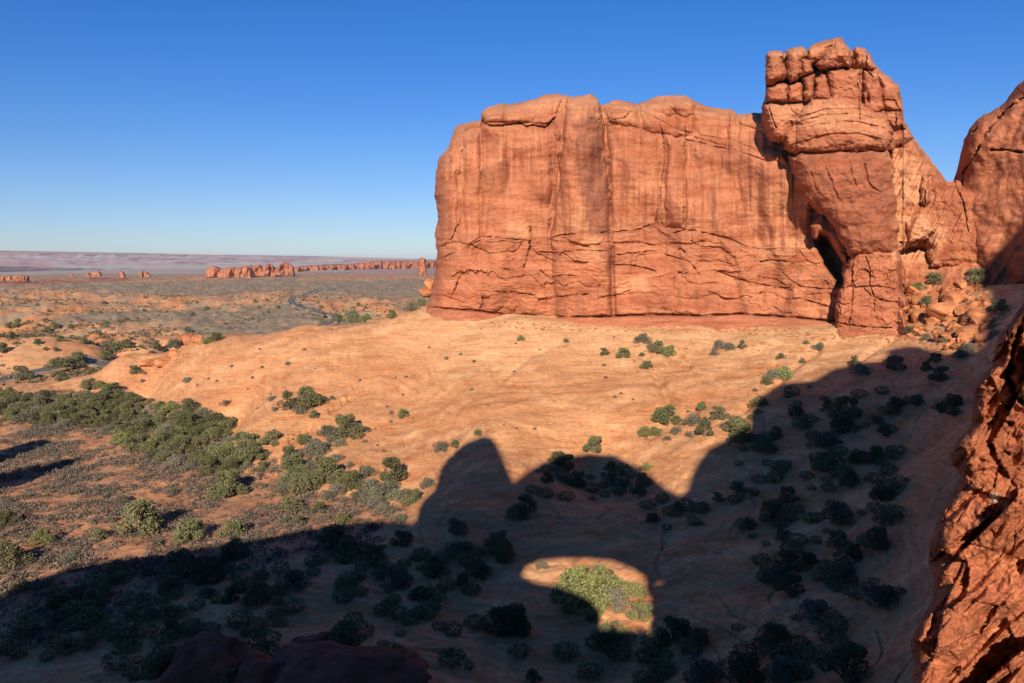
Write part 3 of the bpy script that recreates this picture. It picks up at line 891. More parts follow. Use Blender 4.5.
def tower_depth(px, py, eL, eR, eT):
    jx, jy = 1.9 * fbm(px / 13, py / 13, 3.0, 3), 1.9 * fbm(px / 13, py / 13, 8.0, 3)
    X, Yy = px + jx, py + jy
    D = 214 + 4 * sstep(200, 90, py) - 2 * sstep(925, 965, px) * sstep(150, 220, py)
    D += 10 * sstep(-3, 6, sdf(px, py, [(800, 196), (815, 200), (852, 250), (848, 290), (830, 280), (800, 240)]))
    # right ridge and pale flank
    for poly, Df, w, R in (([(880, 120), (905, 118), (916, 138), (948, 178), (962, 186), (1000, 190), (1000, 262), (930, 266), (925, 235), (926, 200), (918, 165)], 210, 16, 3),
                           ([(890, 140), (908, 136), (920, 150), (928, 172), (931, 200), (934, 232), (926, 240), (908, 246), (890, 262)], 208.5, 7, 2.2),
                           ([(921, 176), (930, 180), (931, 200), (926, 206), (920, 202)], 206.5, 5, 2.0), ([(905, 222), (926, 214), (934, 232), (926, 240), (908, 244)], 206.8, 6, 2.0),
                           # crown
                           ([(767, 84), (803, 82), (818, 70), (850, 66), (853, 44), (871, 50), (877, 68), (900, 86), (905, 122), (914, 138), (890, 152), (850, 160), (768, 122)], 205.5, 9, 4),
                           ([(767, 53), (772, 49), (782, 49), (786, 54), (784, 62), (787, 72), (784, 81), (776, 85), (768, 83), (764, 74), (767, 62)], 202.0, 10, 6), ([(787, 52), (793, 47), (804, 47), (807, 53), (803, 62), (804, 74), (799, 81), (790, 83), (785, 76), (786, 62)], 201.5, 10, 6),
                           ([(799, 60), (811, 58), (814, 73), (801, 76)], 201.5, 6, 3), ([(806, 49), (838, 36), (836, 44), (822, 60), (811, 66), (807, 58)], 202, 8, 3.5),
                           ([(815, 65), (820, 57), (828, 48), (836, 39), (843, 35), (850, 46), (853, 56), (849, 65), (838, 69), (822, 71)], 198.6, 16, 6.5), ([(855, 46), (869, 48), (876, 66), (872, 72), (857, 68)], 203, 7, 3.5),
                           ([(768, 87), (787, 85), (787, 101), (767, 101)], 202.8, 4, 1.6), ([(789, 85), (802, 83), (803, 101), (788, 101)], 202.4, 4, 1.6), ([(804, 77), (815, 76), (813, 101), (804, 101)], 201.5, 5, 2.5),
                           ([(816, 80), (821, 72), (827, 75), (830, 98), (814, 99)], 201.2, 5, 2.5), ([(828, 71), (861, 68), (862, 116), (830, 100)], 201.8, 7, 2.0), ([(863, 72), (878, 72), (884, 110), (864, 116)], 202.8, 6, 2.2),
                           ([(879, 74), (900, 88), (903, 110), (884, 112)], 204, 6, 2.5), ([(885, 112), (904, 110), (906, 128), (898, 128), (886, 122)], 203.6, 5, 2.0),
                           # shoulder rings
                           ([(763, 104), (802, 101), (812, 110), (796, 130), (784, 142), (774, 138), (765, 124)], 202.4, 12, 5),
                           ([(790, 120), (812, 100), (840, 96), (868, 108), (888, 116), (893, 134), (850, 128), (800, 130)], 200.0, 10, 3.5),
                           ([(786, 136), (794, 124), (822, 114), (856, 116), (890, 126), (892, 142), (886, 150), (856, 151), (797, 154), (787, 148)], 199.2, 16, 4.2),
                           # prow
                           ([(791, 158), (800, 153), (870, 150), (886, 152), (892, 180), (896, 215), (896, 256), (856, 258), (848, 252), (839, 234), (826, 215), (812, 204), (799, 188)], 198.4, 22, 5.5),
                           # base block
                           ([(834, 360), (837, 300), (847, 264), (858, 252), (897, 251), (900, 290), (904, 300), (905, 360)], 200.4, 5, 3)):
        m_ = sdf(X, Yy, poly)
        D = layer(D, m_, Df + 0 * D, w, R)
    # fin of rock in the alcove
    D = layer(D, sdf(px, py, [(811, 226), (822, 216), (832, 221), (842, 237), (850, 254), (846, 264), (838, 250), (829, 234), (820, 232), (815, 240)]), 207.0 + 0 * D, 4, 1.5)
    # the barrel of the prow and its curved ledges
    prow = sstep(100, 130, py) * sstep(262, 240, py) * sstep(780, 800, px) * sstep(900, 893, px)
    D += prow * (2.5 - 4.0 * np.sqrt(np.clip(1 - ((px - 852) / 56) ** 2, 0, 1)))
    lcv = py - .004 * (px - 845) ** 2 + 1.2 * pn(px / 16, py / 16)
    for y0 in (108, 113, 121, 133):
        D += .55 * sstep(y0 - .6, y0 + 1.0, lcv) * sstep(y0 + 9, y0 + 2, lcv) * sstep(780, 800, px) * sstep(895, 870, px)
    # lower parts lean out; ramp below the flank
    D -= 13 * sstep(252, 345, py) * sstep(897, 915, px)
    D += 2.4 * np.exp(-(((px - 922) / 10) ** 2 + ((py - 248) / 3.5) ** 2))
    fl = sstep(893, 899, px) * sstep(262, 240, py)
    D += fl * .5 * ridged((px + .45 * py) / 11, py / 70, 2.0, 3)
    D += 6 * (1 - np.sqrt(1 - np.clip(1 - eT / 6, 0, 1) ** 2 * .98)) * sstep(920, 890, px)
    D += 3 * sstep(9, 0, eT) * sstep(890, 920, px)
    d1, d2, c1 = worley2(px / 15 + .3 * jx, py / 10 + .2 * jy)
    blk = sstep(255, 262, py) * sstep(902, 896, px) + .35 * sstep(140, 120, py)
    D += blk * (.9 * (c1 - .5) + .25 * np.exp(-((d2 - d1) / .06) ** 2))
    D += .35 * np.abs(((py / 8.3 + .35 * jx) % 1) - .5) * sstep(160, 140, py)
    D += .55 * fbm(px / 16, py / 13, 0, 3) + .10 * fbm(px / 4.5, py / 4, 0, 3)
    D += cracks(px, py, T_CR, 1.8, .55) + cracks(px, py, [[(849, 160), (852, 176), (858, 190)], [(864, 164), (867, 180), (872, 188), (880, 192)], [(825, 166), (832, 184), (838, 200)], [(810, 170), (816, 190)]], .8, 1.3)
    D += 1.8 * np.exp(-((px - 868) / 1.6) ** 2 - ((py - 99) / 4.0) ** 2)
    yb = interp([(833, 328), (870, 331), (905, 334)], px)
    t = sstep(0, 1.5, py - yb) * sstep(908, 903, px)
    D = D * (1 - t) + (D - 1.0 - (py - yb) * .25) * t
    return D


def tower_col(px, py, eL, eR, eT):
    c = np.ones(px.shape + (1,)) * red
    c = mixc(c, redd, np.clip(.45 + .5 * fbm(px / 30, py / 30, 0, 3), 0, 1))
    c = mixc(c, tanc, .35 * sstep(22, 3, eT) * sstep(190, 150, py))
    c = mixc(c, tanc, .45 * sstep(-6, 6, sdf(px, py, [(768, 98), (840, 100), (886, 118), (888, 140), (800, 128), (772, 118)])))
    c = mixc(c, tanc, .35 * sstep(.2, .7, fbm(px / 50, py / 2.2 + .7 * pn(px / 30, py / 30), 2.0, 2)) * sstep(170, 140, py))
    # dark patina on the prow
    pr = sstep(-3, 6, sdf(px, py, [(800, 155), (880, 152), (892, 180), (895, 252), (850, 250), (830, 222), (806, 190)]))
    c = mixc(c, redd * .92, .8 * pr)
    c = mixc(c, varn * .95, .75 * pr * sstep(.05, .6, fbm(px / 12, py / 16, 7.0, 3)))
    c = mixc(c, varn, .5 * sstep(-4, 4, sdf(px, py, [(866, 128), (884, 130), (886, 146), (868, 150)])) * sstep(-.2, .4, fbm(px / 3, py / 14, 3.0, 2)))
    # pale flank with leaning streaks
    fl = sstep(-3, 3, sdf(px + 2 * fbm(px / 9, py / 9, 1.0, 2), py, [(887, 148), (905, 150), (930, 168), (942, 200), (948, 232), (938, 256), (930, 262), (893, 262), (895, 200)]))
    c = mixc(c, tanc * 1.02, .85 * fl)
    c = mixc(c, redd * 1.1, .8 * fl * sstep(.1, .5, fbm((px + .5 * py) / 4.5, py / 60, 5.0, 3)))
    c = mixc(c, redd, .5 * sstep(-4, 4, sdf(px, py, [(918, 160), (950, 184), (962, 230), (930, 228), (922, 200)])))
    c = mixc(c, tanc, .35 * sstep(250, 262, py) * sstep(899, 905, px) * sstep(-.2, .4, fbm(px / 10, py / 10, 1.0, 3)))
    yb = interp([(833, 328), (870, 331), (905, 334)], px)
    c = mixc(c, dustred, sstep(0, 2, py - yb) * sstep(908, 903, px))
    return c


tower, twv, twf = rock_sheet('sandstone_tower', 560, 680, T_L, T_R, T_T, T_B, tower_depth, tower_col, M['cliff'], thick=30, shrink=.8)
tag(tower, 'tallest red sandstone tower with knobbed crown and overhanging dark prow', 'rock tower')

# rock dome at the right edge ----------------------------------------
D_L = [(984, 345), (984, 300), (976, 270), (966, 240), (962, 215), (958, 190), (953, 178), (956, 165), (960, 158), (961, 145), (966, 132), (975, 118)]
D_R = [(1180, 345), (1180, 60)]
D_T = [(950, 185), (957, 172), (960, 158), (962, 146), (967, 134), (973, 124), (978, 118), (990, 112), (1000, 106), (1008, 98), (1014, 90), (1024, 80), (1050, 62), (1090, 48), (1180, 45)]
D_B = [(984, 345), (1180, 360)]


def dome_depth(px, py, eL, eR, eT):
    D = 211 - .10 * (px - 960) + 0 * py
    D += (13 - 9 * sstep(170, 195, py)) * (1 - np.sqrt(1 - np.clip(1 - eL / 20, 0, 1) ** 2))
    D += 10 * (1 - np.sqrt(1 - np.clip(1 - eT / 22, 0, 1) ** 2 * .98))
    D += 1.2 * fbm(px / 30, py / 40, 0, 3) + .2 * fbm(px / 9, py / 9, 0, 3) + .8 * ridged((px + .6 * py) / 26, py / 60, 1.0, 2)
    D += cracks(px, py, [[(980, 146), (973, 158), (964, 172), (961, 190), (962, 210)], [(976, 128), (973, 134)], [(1024, 97), (1008, 108), (995, 122), (983, 138)], [(990, 150), (1005, 150), (1024, 153)], [(966, 192), (969, 215), (973, 238)]], 3.0, 1.0)
    return D


def dome_col(px, py, eL, eR, eT):
    c = np.ones(px.shape + (1,)) * redd
    c = mixc(c, red, np.clip(.35 + .5 * fbm(px / 30, py / 20, 0, 3), 0, 1))
    c = mixc(c, varn, .55 * sstep(.15, .6, fbm(px / 14, py / 10, 4.0, 3)))
    c = mixc(c, tanc, .3 * sstep(.3, .7, fbm(px / 26, py / 6, 8.0, 3)))
    return c


dome, dmv, dmf = rock_sheet('sandstone_dome', 330, 440, D_L, D_R, D_T, D_B, dome_depth, dome_col, M['cliff'], thick=40)
tag(dome, 'rounded dark red rock shoulder at the right edge, right of the notch beside the tower', 'rock dome')

# near rock wall beside the camera ------------------------------------
N_L = [(905, 900), (908, 760), (912, 690), (914, 660), (910, 640), (922, 620), (932, 600), (934, 580), (928, 562), (930, 540), (938, 520), (948, 500), (958, 484), (960, 474), (952, 464), (948, 454), (956, 442), (966, 432), (972, 424), (972, 404), (974, 388), (984, 374), (992, 366), (993, 350), (1000, 336), (1008, 324), (1016, 312), (1024, 300), (1060, 240), (1120, 140)]
N_R = [(1600, 900), (1600, 140)]
N_T = [(900, 330), (1000, 326), (1010, 318), (1018, 308), (1024, 300), (1060, 262), (1120, 215), (1300, 150), (1600, 110)]
N_B = [(900, 900), (1600, 1000)]


def near_depth(px, py, eL, eR, eT):
    # face: a slope of broken sandstone, lower parts nearer
    D = interp([(280, 10.2), (340, 10.5), (400, 11.0), (480, 11.5), (560, 12.2), (683, 12.0), (1000, 10.6)], py) + .0045 * (px - 950)
    D = D + 1.1 * (1 - np.sqrt(1 - np.clip(1 - eL / 22, 0, 1) ** 2))
    D = D + 1.5 * (1 - np.sqrt(1 - np.clip(1 - eT / 30, 0, 1) ** 2)) * sstep(1000, 1040, px)
    a = math.radians(58)
    jj = fbm(px / 60, py / 60, 2.0, 3)
    X = (px * math.cos(a) - py * math.sin(a)) + 22 * jj
    Y = (px * math.sin(a) + py * math.cos(a)) + 22 * fbm(px / 60, py / 60, 7.0, 3)
    # blades and clefts that run from upper right to lower left
    uu, vv = px * .72 + py * .69, px * .69 - py * .72
    for s, h, o in ((120, .46, 0), (60, .31, 3), (29, .16, 9), (14, .06, 14), (7, .025, 20)):
        k1, k2 = .22 * fbm(uu / s / 2, vv / s / 3, 3.0 + o, 2), .22 * fbm(uu / s / 2, vv / s / 3, 8.0 + o, 2)
        d1, d2, c1, tl = worley2(uu / s + o + k1, vv / (s * 1.45) + o + k2, tilt=True)
        D = D + h * ((c1 - .5) * .55 + 1.7 * tl)
    al_ = fbm(uu / 30, vv / 170, 21.0, 3)
    D = D + .22 * sstep(.15, .7, al_) + .20 * fbm(px / 85, py / 85, 31.0, 2)
    D = D + .06 * fbm(px / 26, py / 26, 0, 5) + .012 * fbm(px / 4, py / 4, 0, 3)
    D = D + cracks(px, py, [[(1024, 318), (1014, 345), (1010, 372), (1015, 395), (1024, 404)]], .5, 3.0)
    return D


def near_col(px, py, eL, eR, eT):
    c = np.ones(px.shape + (1,)) * np.array([0.42, 0.140, 0.068])
    c = mixc(c, np.array([0.34, 0.105, 0.052]), np.clip(.4 + .7 * fbm(px / 40, py / 40, 0, 4), 0, 1))
    c = mixc(c, np.array([0.55, 0.23, 0.11]), .5 * sstep(.3, .8, fbm(px / 12, py / 12, 3.0, 3)))
    c = mixc(c, np.array([0.70, 0.55, 0.40]), .8 * sstep(6, 3, np.hypot(px - 994, py - 497) + 2 * pn(px / 3, py / 3)))
    return c


u_px = 0
near_rock, nrv, nrf = rock_sheet('sandstone_outcrop', 620, 620, N_L, N_R, N_T, N_B, near_depth, near_col, M['near_rock'], thick=6, shrink=.9)
tag(near_rock, 'rugged close sandstone outcrop filling the lower right corner, sunlit with deep clefts', 'rock outcrop')
# ------------------------------------------------------------------ the rock behind the camera whose shadow fills the foreground
bpy.context.view_layer.update()


def surf_at(px, py):
    d = (Vector(P(px, py, 1.0)) - CAM).normalized()
    best = None
    for B in (terr, dome, tower):
        ok, loc, nor, idx = B.ray_cast(CAM, d, distance=3000)
        if ok and (best is None or (loc - CAM).length < best[1]):
            best = (loc, (loc - CAM).length)
    return np.array(best[0])


PL = 6.0                                     # metres behind the camera
hx = np.array([math.sin(SUN_AZ), math.cos(SUN_AZ)])
ex = np.array([math.cos(SUN_AZ), -math.sin(SUN_AZ)])


def to_plane(p):
    s = p[:2] @ hx + PL
    return (float(p[:2] @ ex), float(p[2] - CZ + s * math.tan(SUN_EL)))


def on_plane(pq, back=0.0):
    xy = ex * pq[0] - hx * (PL + back)
    return (xy[0], xy[1], CZ + pq[1] + back * math.tan(SUN_EL))


EDGE = [(-20, 612), (4, 598), (30, 582), (60, 572), (100, 563), (140, 557), (180, 551), (215, 546), (261, 540), (327, 527), (362, 522), (393, 521), (414, 524), (423, 502), (434, 492), (440, 470), (447, 460), (458, 449), (466, 443), (483, 436), (492, 438), (498, 446), (506, 465), (514, 483), (520, 478), (527, 472), (542, 463), (567, 456), (590, 453), (615, 455), (638, 467), (656, 480), (666, 489), (680, 496), (687, 490), (692, 474), (698, 462), (708, 449), (729, 439), (749, 430), (750, 414), (757, 399), (774, 387), (792, 382), (813, 381), (833, 369), (856, 363), (879, 362), (885, 359), (886, 351), (896, 348), (912, 346), (922, 348), (941, 352), (961, 354), (975, 352)]
PATCH = [(600, 628), (601, 612), (590, 600), (572, 592), (552, 585), (534, 582), (522, 575), (527, 566), (540, 561), (562, 559), (590, 559), (612, 561), (630, 568), (645, 577)]
edge = [to_plane(surf_at(x, y)) for x, y in EDGE]
patch = [to_plane(surf_at(x, y)) for x, y in PATCH]
DOMESH = [(984, 282), (981, 268), (994, 254), (1010, 238), (1023, 224)]
domesh = [to_plane(surf_at(x, y)) for x, y in DOMESH]
if DEBUG:
    dbg('EDGE', [(a, round(b[0], 1), round(b[1], 1)) for a, b in zip(EDGE, edge)])
    dbg('PATCH', [(round(b[0], 1), round(b[1], 1)) for b in patch])
    dbg('DOME', [(round(b[0], 1), round(b[1], 1)) for b in domesh])
    q = nrv[:620 * 620]
    px_, py_ = project(q)
    m = (px_ < 1030) & (py_ < 690)
    pq = np.stack([q[:, :2] @ ex, q[:, 2] - CZ + (q[:, :2] @ hx + PL) * math.tan(SUN_EL)], 1)
    dbg('NEAR vis', pq[m].min(0), pq[m].max(0))
    for a in range(0, 16, 2):
        k = (pq[:, 1] > a - 5) & (pq[:, 1] < a - 3)
        if k.any(): dbg('near q', a - 4, 'p', pq[k, 0].min(), pq[k, 0].max())
OUTER = [(-150, -30), (-150, -8), (-120, -6), (-100, -3), (-88, -2)] + edge[1:] + [(66, 60), (72, 70), (78, 80), (80, 86), (81.3, 91.5), (83.7, 94.2), (85.2, 96.2), (92, 106), (101, 113), (112, 112), (121, 96), (128, 60), (134, 20), (140, -30)]
HOLE = [(4.0, 1.9), (3.5, 1.9), (3.42, 2.35), (3.2, 2.5), (2.98, 2.35), (2.9, 1.9), (0.45, 1.95), (0.38, 2.5), (0.2, 2.85), (-0.05, 2.85), (-0.22, 2.5), (-0.3, 2.0)] + patch + [(4.2, 8.2), (4.25, 6.3), (4.9, 7.0), (6.0, 8.6), (7.8, 9.0), (8.4, 7.6), (8.4, 1.2), (4.5, 1.1)]


def densify(poly, step):
    out = []
    for i in range(len(poly)):
        a, b = np.array(poly[i]), np.array(poly[(i + 1) % len(poly)])
        n = max(1, int(np.linalg.norm(b - a) / step))
        for k in range(n):
            out.append(tuple(a + (b - a) * k / n))
    return out


def arch_rock():
    o, h = densify(OUTER, 1.6), densify(HOLE, .35)
    gx, gy = np.meshgrid(np.arange(-150, 140, 2.2), np.arange(-30, 115, 2.2))
    gx = gx.ravel() + rng.uniform(-.5, .5, gx.size)
    gy = gy.ravel() + rng.uniform(-.5, .5, gy.size)
    m = (sdf(gx, gy, OUTER) > 1.0) & (sdf(gx, gy, HOLE) < -.8)
    pts = o + h + list(zip(gx[m], gy[m]))
    no, nh = len(o), len(h)
    ed = [(i, (i + 1) % no) for i in range(no)] + [(no + i, no + (i + 1) % nh) for i in range(nh)]
    v, e, f, ov, oe, of = delaunay_2d_cdt([Vector(p) for p in pts], ed, [], 0, 1e-5)
    v = np.array([tuple(q) for q in v])
    f = np.array([t for t in f if len(t) == 3])
    c = v[f].mean(1)
    f = f[(sdf(c[:, 0], c[:, 1], OUTER) > 0) & (sdf(c[:, 0], c[:, 1], HOLE) < 0)]
    near_cam = np.exp(-(v[:, 0] ** 2 + (v[:, 1] - 4) ** 2) / 400)
    nz = 2.5 * fbm(v[:, 0] / 14, v[:, 1] / 14, 1.0, 4) * (1 - .75 * near_cam)
    nb = 12 + 14 * (1 - near_cam) + 3.5 * fbm(v[:, 0] / 16, v[:, 1] / 16, 5.0, 4)
    fr = np.array([on_plane(p, b) for p, b in zip(v, np.maximum(nz, -2.0))])
    bk = np.array([on_plane(p, b) for p, b in zip(v, nb)])
    es = {}
    for t in f:
        for a, b in ((t[0], t[1]), (t[1], t[2]), (t[2], t[0])):
            k = (min(a, b), max(a, b))
            es[k] = None if k in es else (a, b)
    rim = np.array([x for x in es.values() if x is not None])
    n = len(v)
    quads = np.stack([rim[:, 0], rim[:, 0] + n, rim[:, 1] + n, rim[:, 1]], -1)
    V = np.concatenate([fr, bk])
    cc = mixc(red * np.ones((len(V), 1)), redd, np.clip(.5 + fbm(V[:, 0] / 20, V[:, 2] / 10, 0, 3), 0, 1))
    ob = mesh_obj('arch_rock', V, [f[:, ::-1].copy(), f + n, quads], M['cliff'], cols=cc)
    tag(ob, 'pierced sandstone fin behind the viewpoint that shades the hollow', 'rock arch')


arch_rock()


# ------------------------------------------------------------------ loose rocks
def sphere_grid(nu, nv):
    th = np.linspace(0, math.pi, nv)[1:-1]
    ph = np.linspace(0, 2 * math.pi, nu, endpoint=False)
    T, Pp = np.meshgrid(th, ph, indexing='ij')
    v = np.stack([np.sin(T) * np.cos(Pp), np.sin(T) * np.sin(Pp), np.cos(T)], -1).reshape(-1, 3)
    v = np.concatenate([v, [[0, 0, 1]], [[0, 0, -1]]])
    i = np.arange(nv - 3)[:, None] * nu + np.arange(nu)[None]
    j = np.arange(nv - 3)[:, None] * nu + (np.arange(nu)[None] + 1) % nu
    q = np.stack([i, i + nu, j + nu, j], -1).reshape(-1, 4)
    k = np.arange(nu)
    top = np.stack([np.full(nu, len(v) - 2), k, (k + 1) % nu], -1)
    b0 = (nv - 3) * nu
    bot = np.stack([np.full(nu, len(v) - 1), b0 + (k + 1) % nu, b0 + k], -1)
    return v, [q, top, bot]


def rock_verts(seed, planes=10, rough=.035, nu=30, nv=20):
    r = np.random.default_rng(seed)
    v, f = sphere_grid(nu, nv)
    n = r.normal(size=(planes, 3)); n /= np.linalg.norm(n, axis=1)[:, None]
    d = r.uniform(.62, 1.0, planes)
    dt = np.maximum(v @ n.T, .12)
    rad = np.minimum(1.15, (d / dt)).copy()
    rad.sort(axis=1)
    rr = np.minimum(rad[:, 0], 1.1)
    rr = rr * (1 + rough * fbm(v[:, 0] * 2.5 + seed, v[:, 1] * 2.5, v[:, 2] * 2.5 + seed, 3))
    return v * rr[:, None], f


ROCKM = [rock_verts(s) for s in range(10)]
_rock_me = []
for s, (v, f) in enumerate(ROCKM):
    ob = mesh_obj('boulder', v, f, M['boulder'], smooth=False)
    _rock_me.append(ob.data)
    bpy.data.objects.remove(ob)


_shade_toned_me = []
for s in range(4):
    v, f = rock_verts(s + 70, 16, .11, 110, 70)
    v = v * (1 + .02 * ridged(v[:, 0] * 7, v[:, 1] * 7, v[:, 2] * 7, 3))[:, None]
    ob = mesh_obj('boulder', v, f, M['shade_toned_boulder'])
    _shade_toned_me.append(ob.data)
    bpy.data.objects.remove(ob)


def boulder(loc, size, label, group, seed, tilt=.4):
    r = random.Random(seed * 7 + 3)
    ob = bpy.data.objects.new('boulder', _rock_me[seed % 10])
    C.objects.link(ob)
    ob.location = loc
    ob.scale = size
    ob.rotation_euler = (r.uniform(-tilt, tilt), r.uniform(-tilt, tilt), r.uniform(0, 6.28))
    tag(ob, label, 'boulder', group)
    return ob


NAMED_B = [(918, 315, 15, 20, 'tall pale slab boulder leaning beside the foot of the tower'), (932, 315, 14, 16, 'squarish pale boulder next to the leaning slab'), (948, 308, 38, 18, 'broad flat red boulder in the middle of the rubble'),
           (958, 296, 30, 22, 'big rounded red boulder at the top of the rubble'), (982, 312, 26, 14, 'long tan boulder on the right of the rubble'), (985, 336, 22, 12, 'tan boulder at the lower right tip of the rubble'),
           (955, 330, 14, 11, 'mid sized orange boulder low in the rubble'), (970, 328, 18, 9, 'low flat boulder beside a grey shrub in the rubble'), (912, 327, 10, 8, 'small pale boulder close under the tower corner')]
for k, (px, py, w, h, lab) in enumerate(NAMED_B):
    g = surf_at(px, py + h * .25)
    D = math.hypot(g[0], g[1])
    boulder((g[0], g[1], g[2]), (w / F * D / 2.3, w / F * D / 2.6, h / F * D / 2.1), lab, None, k, .25)
n = 0
r = random.Random(5)
while n < 190:
    px, py = r.uniform(903, 1010), r.uniform(282, 350)
    if sdf(np.array([px]), np.array([py]), [(903, 296), (915, 285), (935, 292), (960, 283), (985, 288), (1008, 310), (990, 340), (975, 344), (960, 350), (925, 345), (903, 335)])[0] < 0:
        continue
    g = surf_at(px, py)
    s = r.choice([.35, .45, .6, .75, 1.0, 1.5])
    boulder((g[0], g[1], g[2] + .1 * s), (s * r.uniform(.8, 1.4), s * r.uniform(.8, 1.3), s * r.uniform(.5, .9)), 'broken orange block in the rubble slope right of the tower', 'rubble blocks right of the tower', n, .6)
    n += 1
# rounded rocks in the shade, darkened for it in colour too, along the bottom edge, and the broken heap beyond the ramp
for k, (px, py, w, h, lab) in enumerate([(215, 668, 90, 95, 'large dark rounded boulder in shade at the bottom left'), (318, 650, 56, 44, 'low dome shaped boulder in shade, smaller of the two high ones'), (345, 700, 170, 70, 'wide dark boulder in shade at the bottom edge of the view'), (270, 700, 80, 60, 'shade-darkened boulder wedged between two larger ones at the bottom edge')]):
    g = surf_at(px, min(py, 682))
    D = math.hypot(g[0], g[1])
    boulder((g[0], g[1], g[2] - .5), (w / F * D / 1.9, w / F * D / 2.0, h / F * D / 1.9), lab, None, k + 3, .15).data = _shade_toned_me[k]
for k, (px, py, w, h, lab) in enumerate([(187, 341, 16, 11, 'dark red broken outcrop above the ramp with shrubs beside it'), (198, 341, 10, 9, 'pale edged block at the right end of the broken outcrop'), (176, 343, 10, 7, 'small block at the left end of the broken outcrop'),
                                         (165, 362, 14, 8, 'jutting slab on the rim of the slickrock ramp'), (150, 364, 14, 6, 'low slab left of the jutting one on the slickrock rim'), (173, 355, 9, 7, 'knob standing on the slickrock rim'), (430, 286, 12, 10, 'red step of rock at the left foot of the long wall'), (426, 292, 14, 7, 'lower red step beside the left foot of the long wall')]):
    g = surf_at(px, py)
    D = math.hypot(g[0], g[1])
    if px > 400: D = 262; g = P(px, py, D)
    boulder((g[0], g[1], g[2]), (w / F * D / 1.6, w / F * D / 1.6, h / F * D / 1.5), lab, None, k + 1, .2)

# two pinnacles out of frame on the left, whose shadows reach into the valley
for tip, hh, ww, lab in (((78, 459), 21, 5.5, 'slim leaning pinnacle out on the left of the valley'), ((43, 442), 19, 5.0, 'second pinnacle farther along the left of the valley')):
    T = surf_at(*tip)
    L_ = hh / math.tan(SUN_EL)
    bx_, by_ = T[0] - hx[0] * L_, T[1] - hx[1] * L_
    gz = ground_z(bx_, by_)
    v, f = rock_verts(int(hh), 16, .12, 40, 40)
    v = v * np.array([ww, ww, hh * .62]) * (1 - .25 * np.clip(v[:, 2:3], 0, 1))
    v += np.array([bx_, by_, gz + hh - v[:, 2].max()])
    ob = mesh_obj('rock_pinnacle', v, f, M['boulder'])
    tag(ob, lab, 'rock pinnacle')
dbg('boulders')

# ------------------------------------------------------------------ far rocks
def far_sheet(name, L, R, T, B, D0, relief, thick, label, cat, nu=90, nv=30, colr=None, seed=0.0):
    def dep(px, py, eL, eR, eT):
        s = D0 / F
        d = D0 + relief * (fbm(px / 6 + seed, py / 14, 1.0, 2) * .9 + .12 * fbm(px / 1.6 + seed, py / 3, 3.0, 2))
        d += relief * 1.5 * (1 - np.sqrt(1 - np.clip(1 - eT / 2.5, 0, 1) ** 2 * .98))
        d += relief * 1.5 * (1 - np.sqrt(1 - np.clip(1 - eL / 3, 0, 1) ** 2 * .98)) + relief * 1.5 * (1 - np.sqrt(1 - np.clip(1 - eR / 3, 0, 1) ** 2 * .98))
        return d
    def colf(px, py, *a):
        base = np.array([0.48, 0.185, 0.095]) if colr is None else np.array(colr)
        c = np.ones(px.shape + (1,)) * base
        c = mixc(c, base * .7, np.clip(.4 + .6 * fbm(px / 5, py / 5, 0, 3), 0, 1))
        return mixc(c, np.array([.3, .24, .13]), .5 * sstep(4, 0, np.array(B[0][1]) - py) * sstep(0, .4, fbm(px / 4, py / 2, 2.0, 2)))
    o, _, _ = rock_sheet(name, nu, nv, L, R, T, B, dep, colf, M['cliff'], thick=thick, rings=3)
    tag(o, label, cat)
    return o


def dist_at(py, z=-48):
    return -z / math.tan(math.atan(82 / F) - math.atan((CY - py) / F))


far_sheet('rock_fin', [(205, 277), (207, 262)], [(252, 278), (250, 262)], [(205, 270), (210, 267.5), (216, 267), (222, 268.5), (224, 268), (233, 267.5), (238, 268), (240, 266.5), (245, 265.5), (252, 268)], [(205, 277), (252, 278)], 2250, 14, 60, 'low red rock fin with a stepped left end on the far plain', 'rock fin')
far_sheet('rock_fin', [(240, 276), (240, 262)], [(276, 276), (276, 262)], [(240, 267), (243, 265.5), (250, 265), (256, 266.5), (259, 264.5), (264, 266), (268, 264), (272, 264.5), (276, 268)], [(240, 276), (276, 276)], 2400, 26, 60, 'row of red rock towers with dark gaps right of the low fin', 'rock fin', seed=30.)
far_sheet('rock_fin', [(274, 275), (276, 262)], [(295, 275), (293, 262)], [(274, 270), (279, 265), (284, 262), (290, 264), (295, 269)], [(274, 275), (295, 275)], 2350, 18, 60, 'highest red rock peak of the far group of fins', 'rock fin', seed=50.)
far_sheet('rock_ridge', [(288, 275), (290, 262)], [(450, 273), (450, 258)], [(288, 269), (300, 266.5), (320, 264.5), (335, 266), (350, 264), (362, 262), (372, 261), (390, 261), (410, 261), (450, 261)], [(288, 272), (330, 270), (450, 268)], 3300, 60, 500, 'long pink red cliff line along the horizon left of the great wall', 'rock ridge', nu=400, seed=80.)
far_sheet('rock_spire', [(418.5, 276), (418, 258)], [(426.5, 276), (426, 258)], [(418, 260), (419.5, 258), (423, 257), (425, 258.5), (426.5, 262)], [(418, 275), (427, 275)], 1750, 8, 14, 'single leaning red spire just left of the great wall', 'rock spire', nu=40, nv=60)
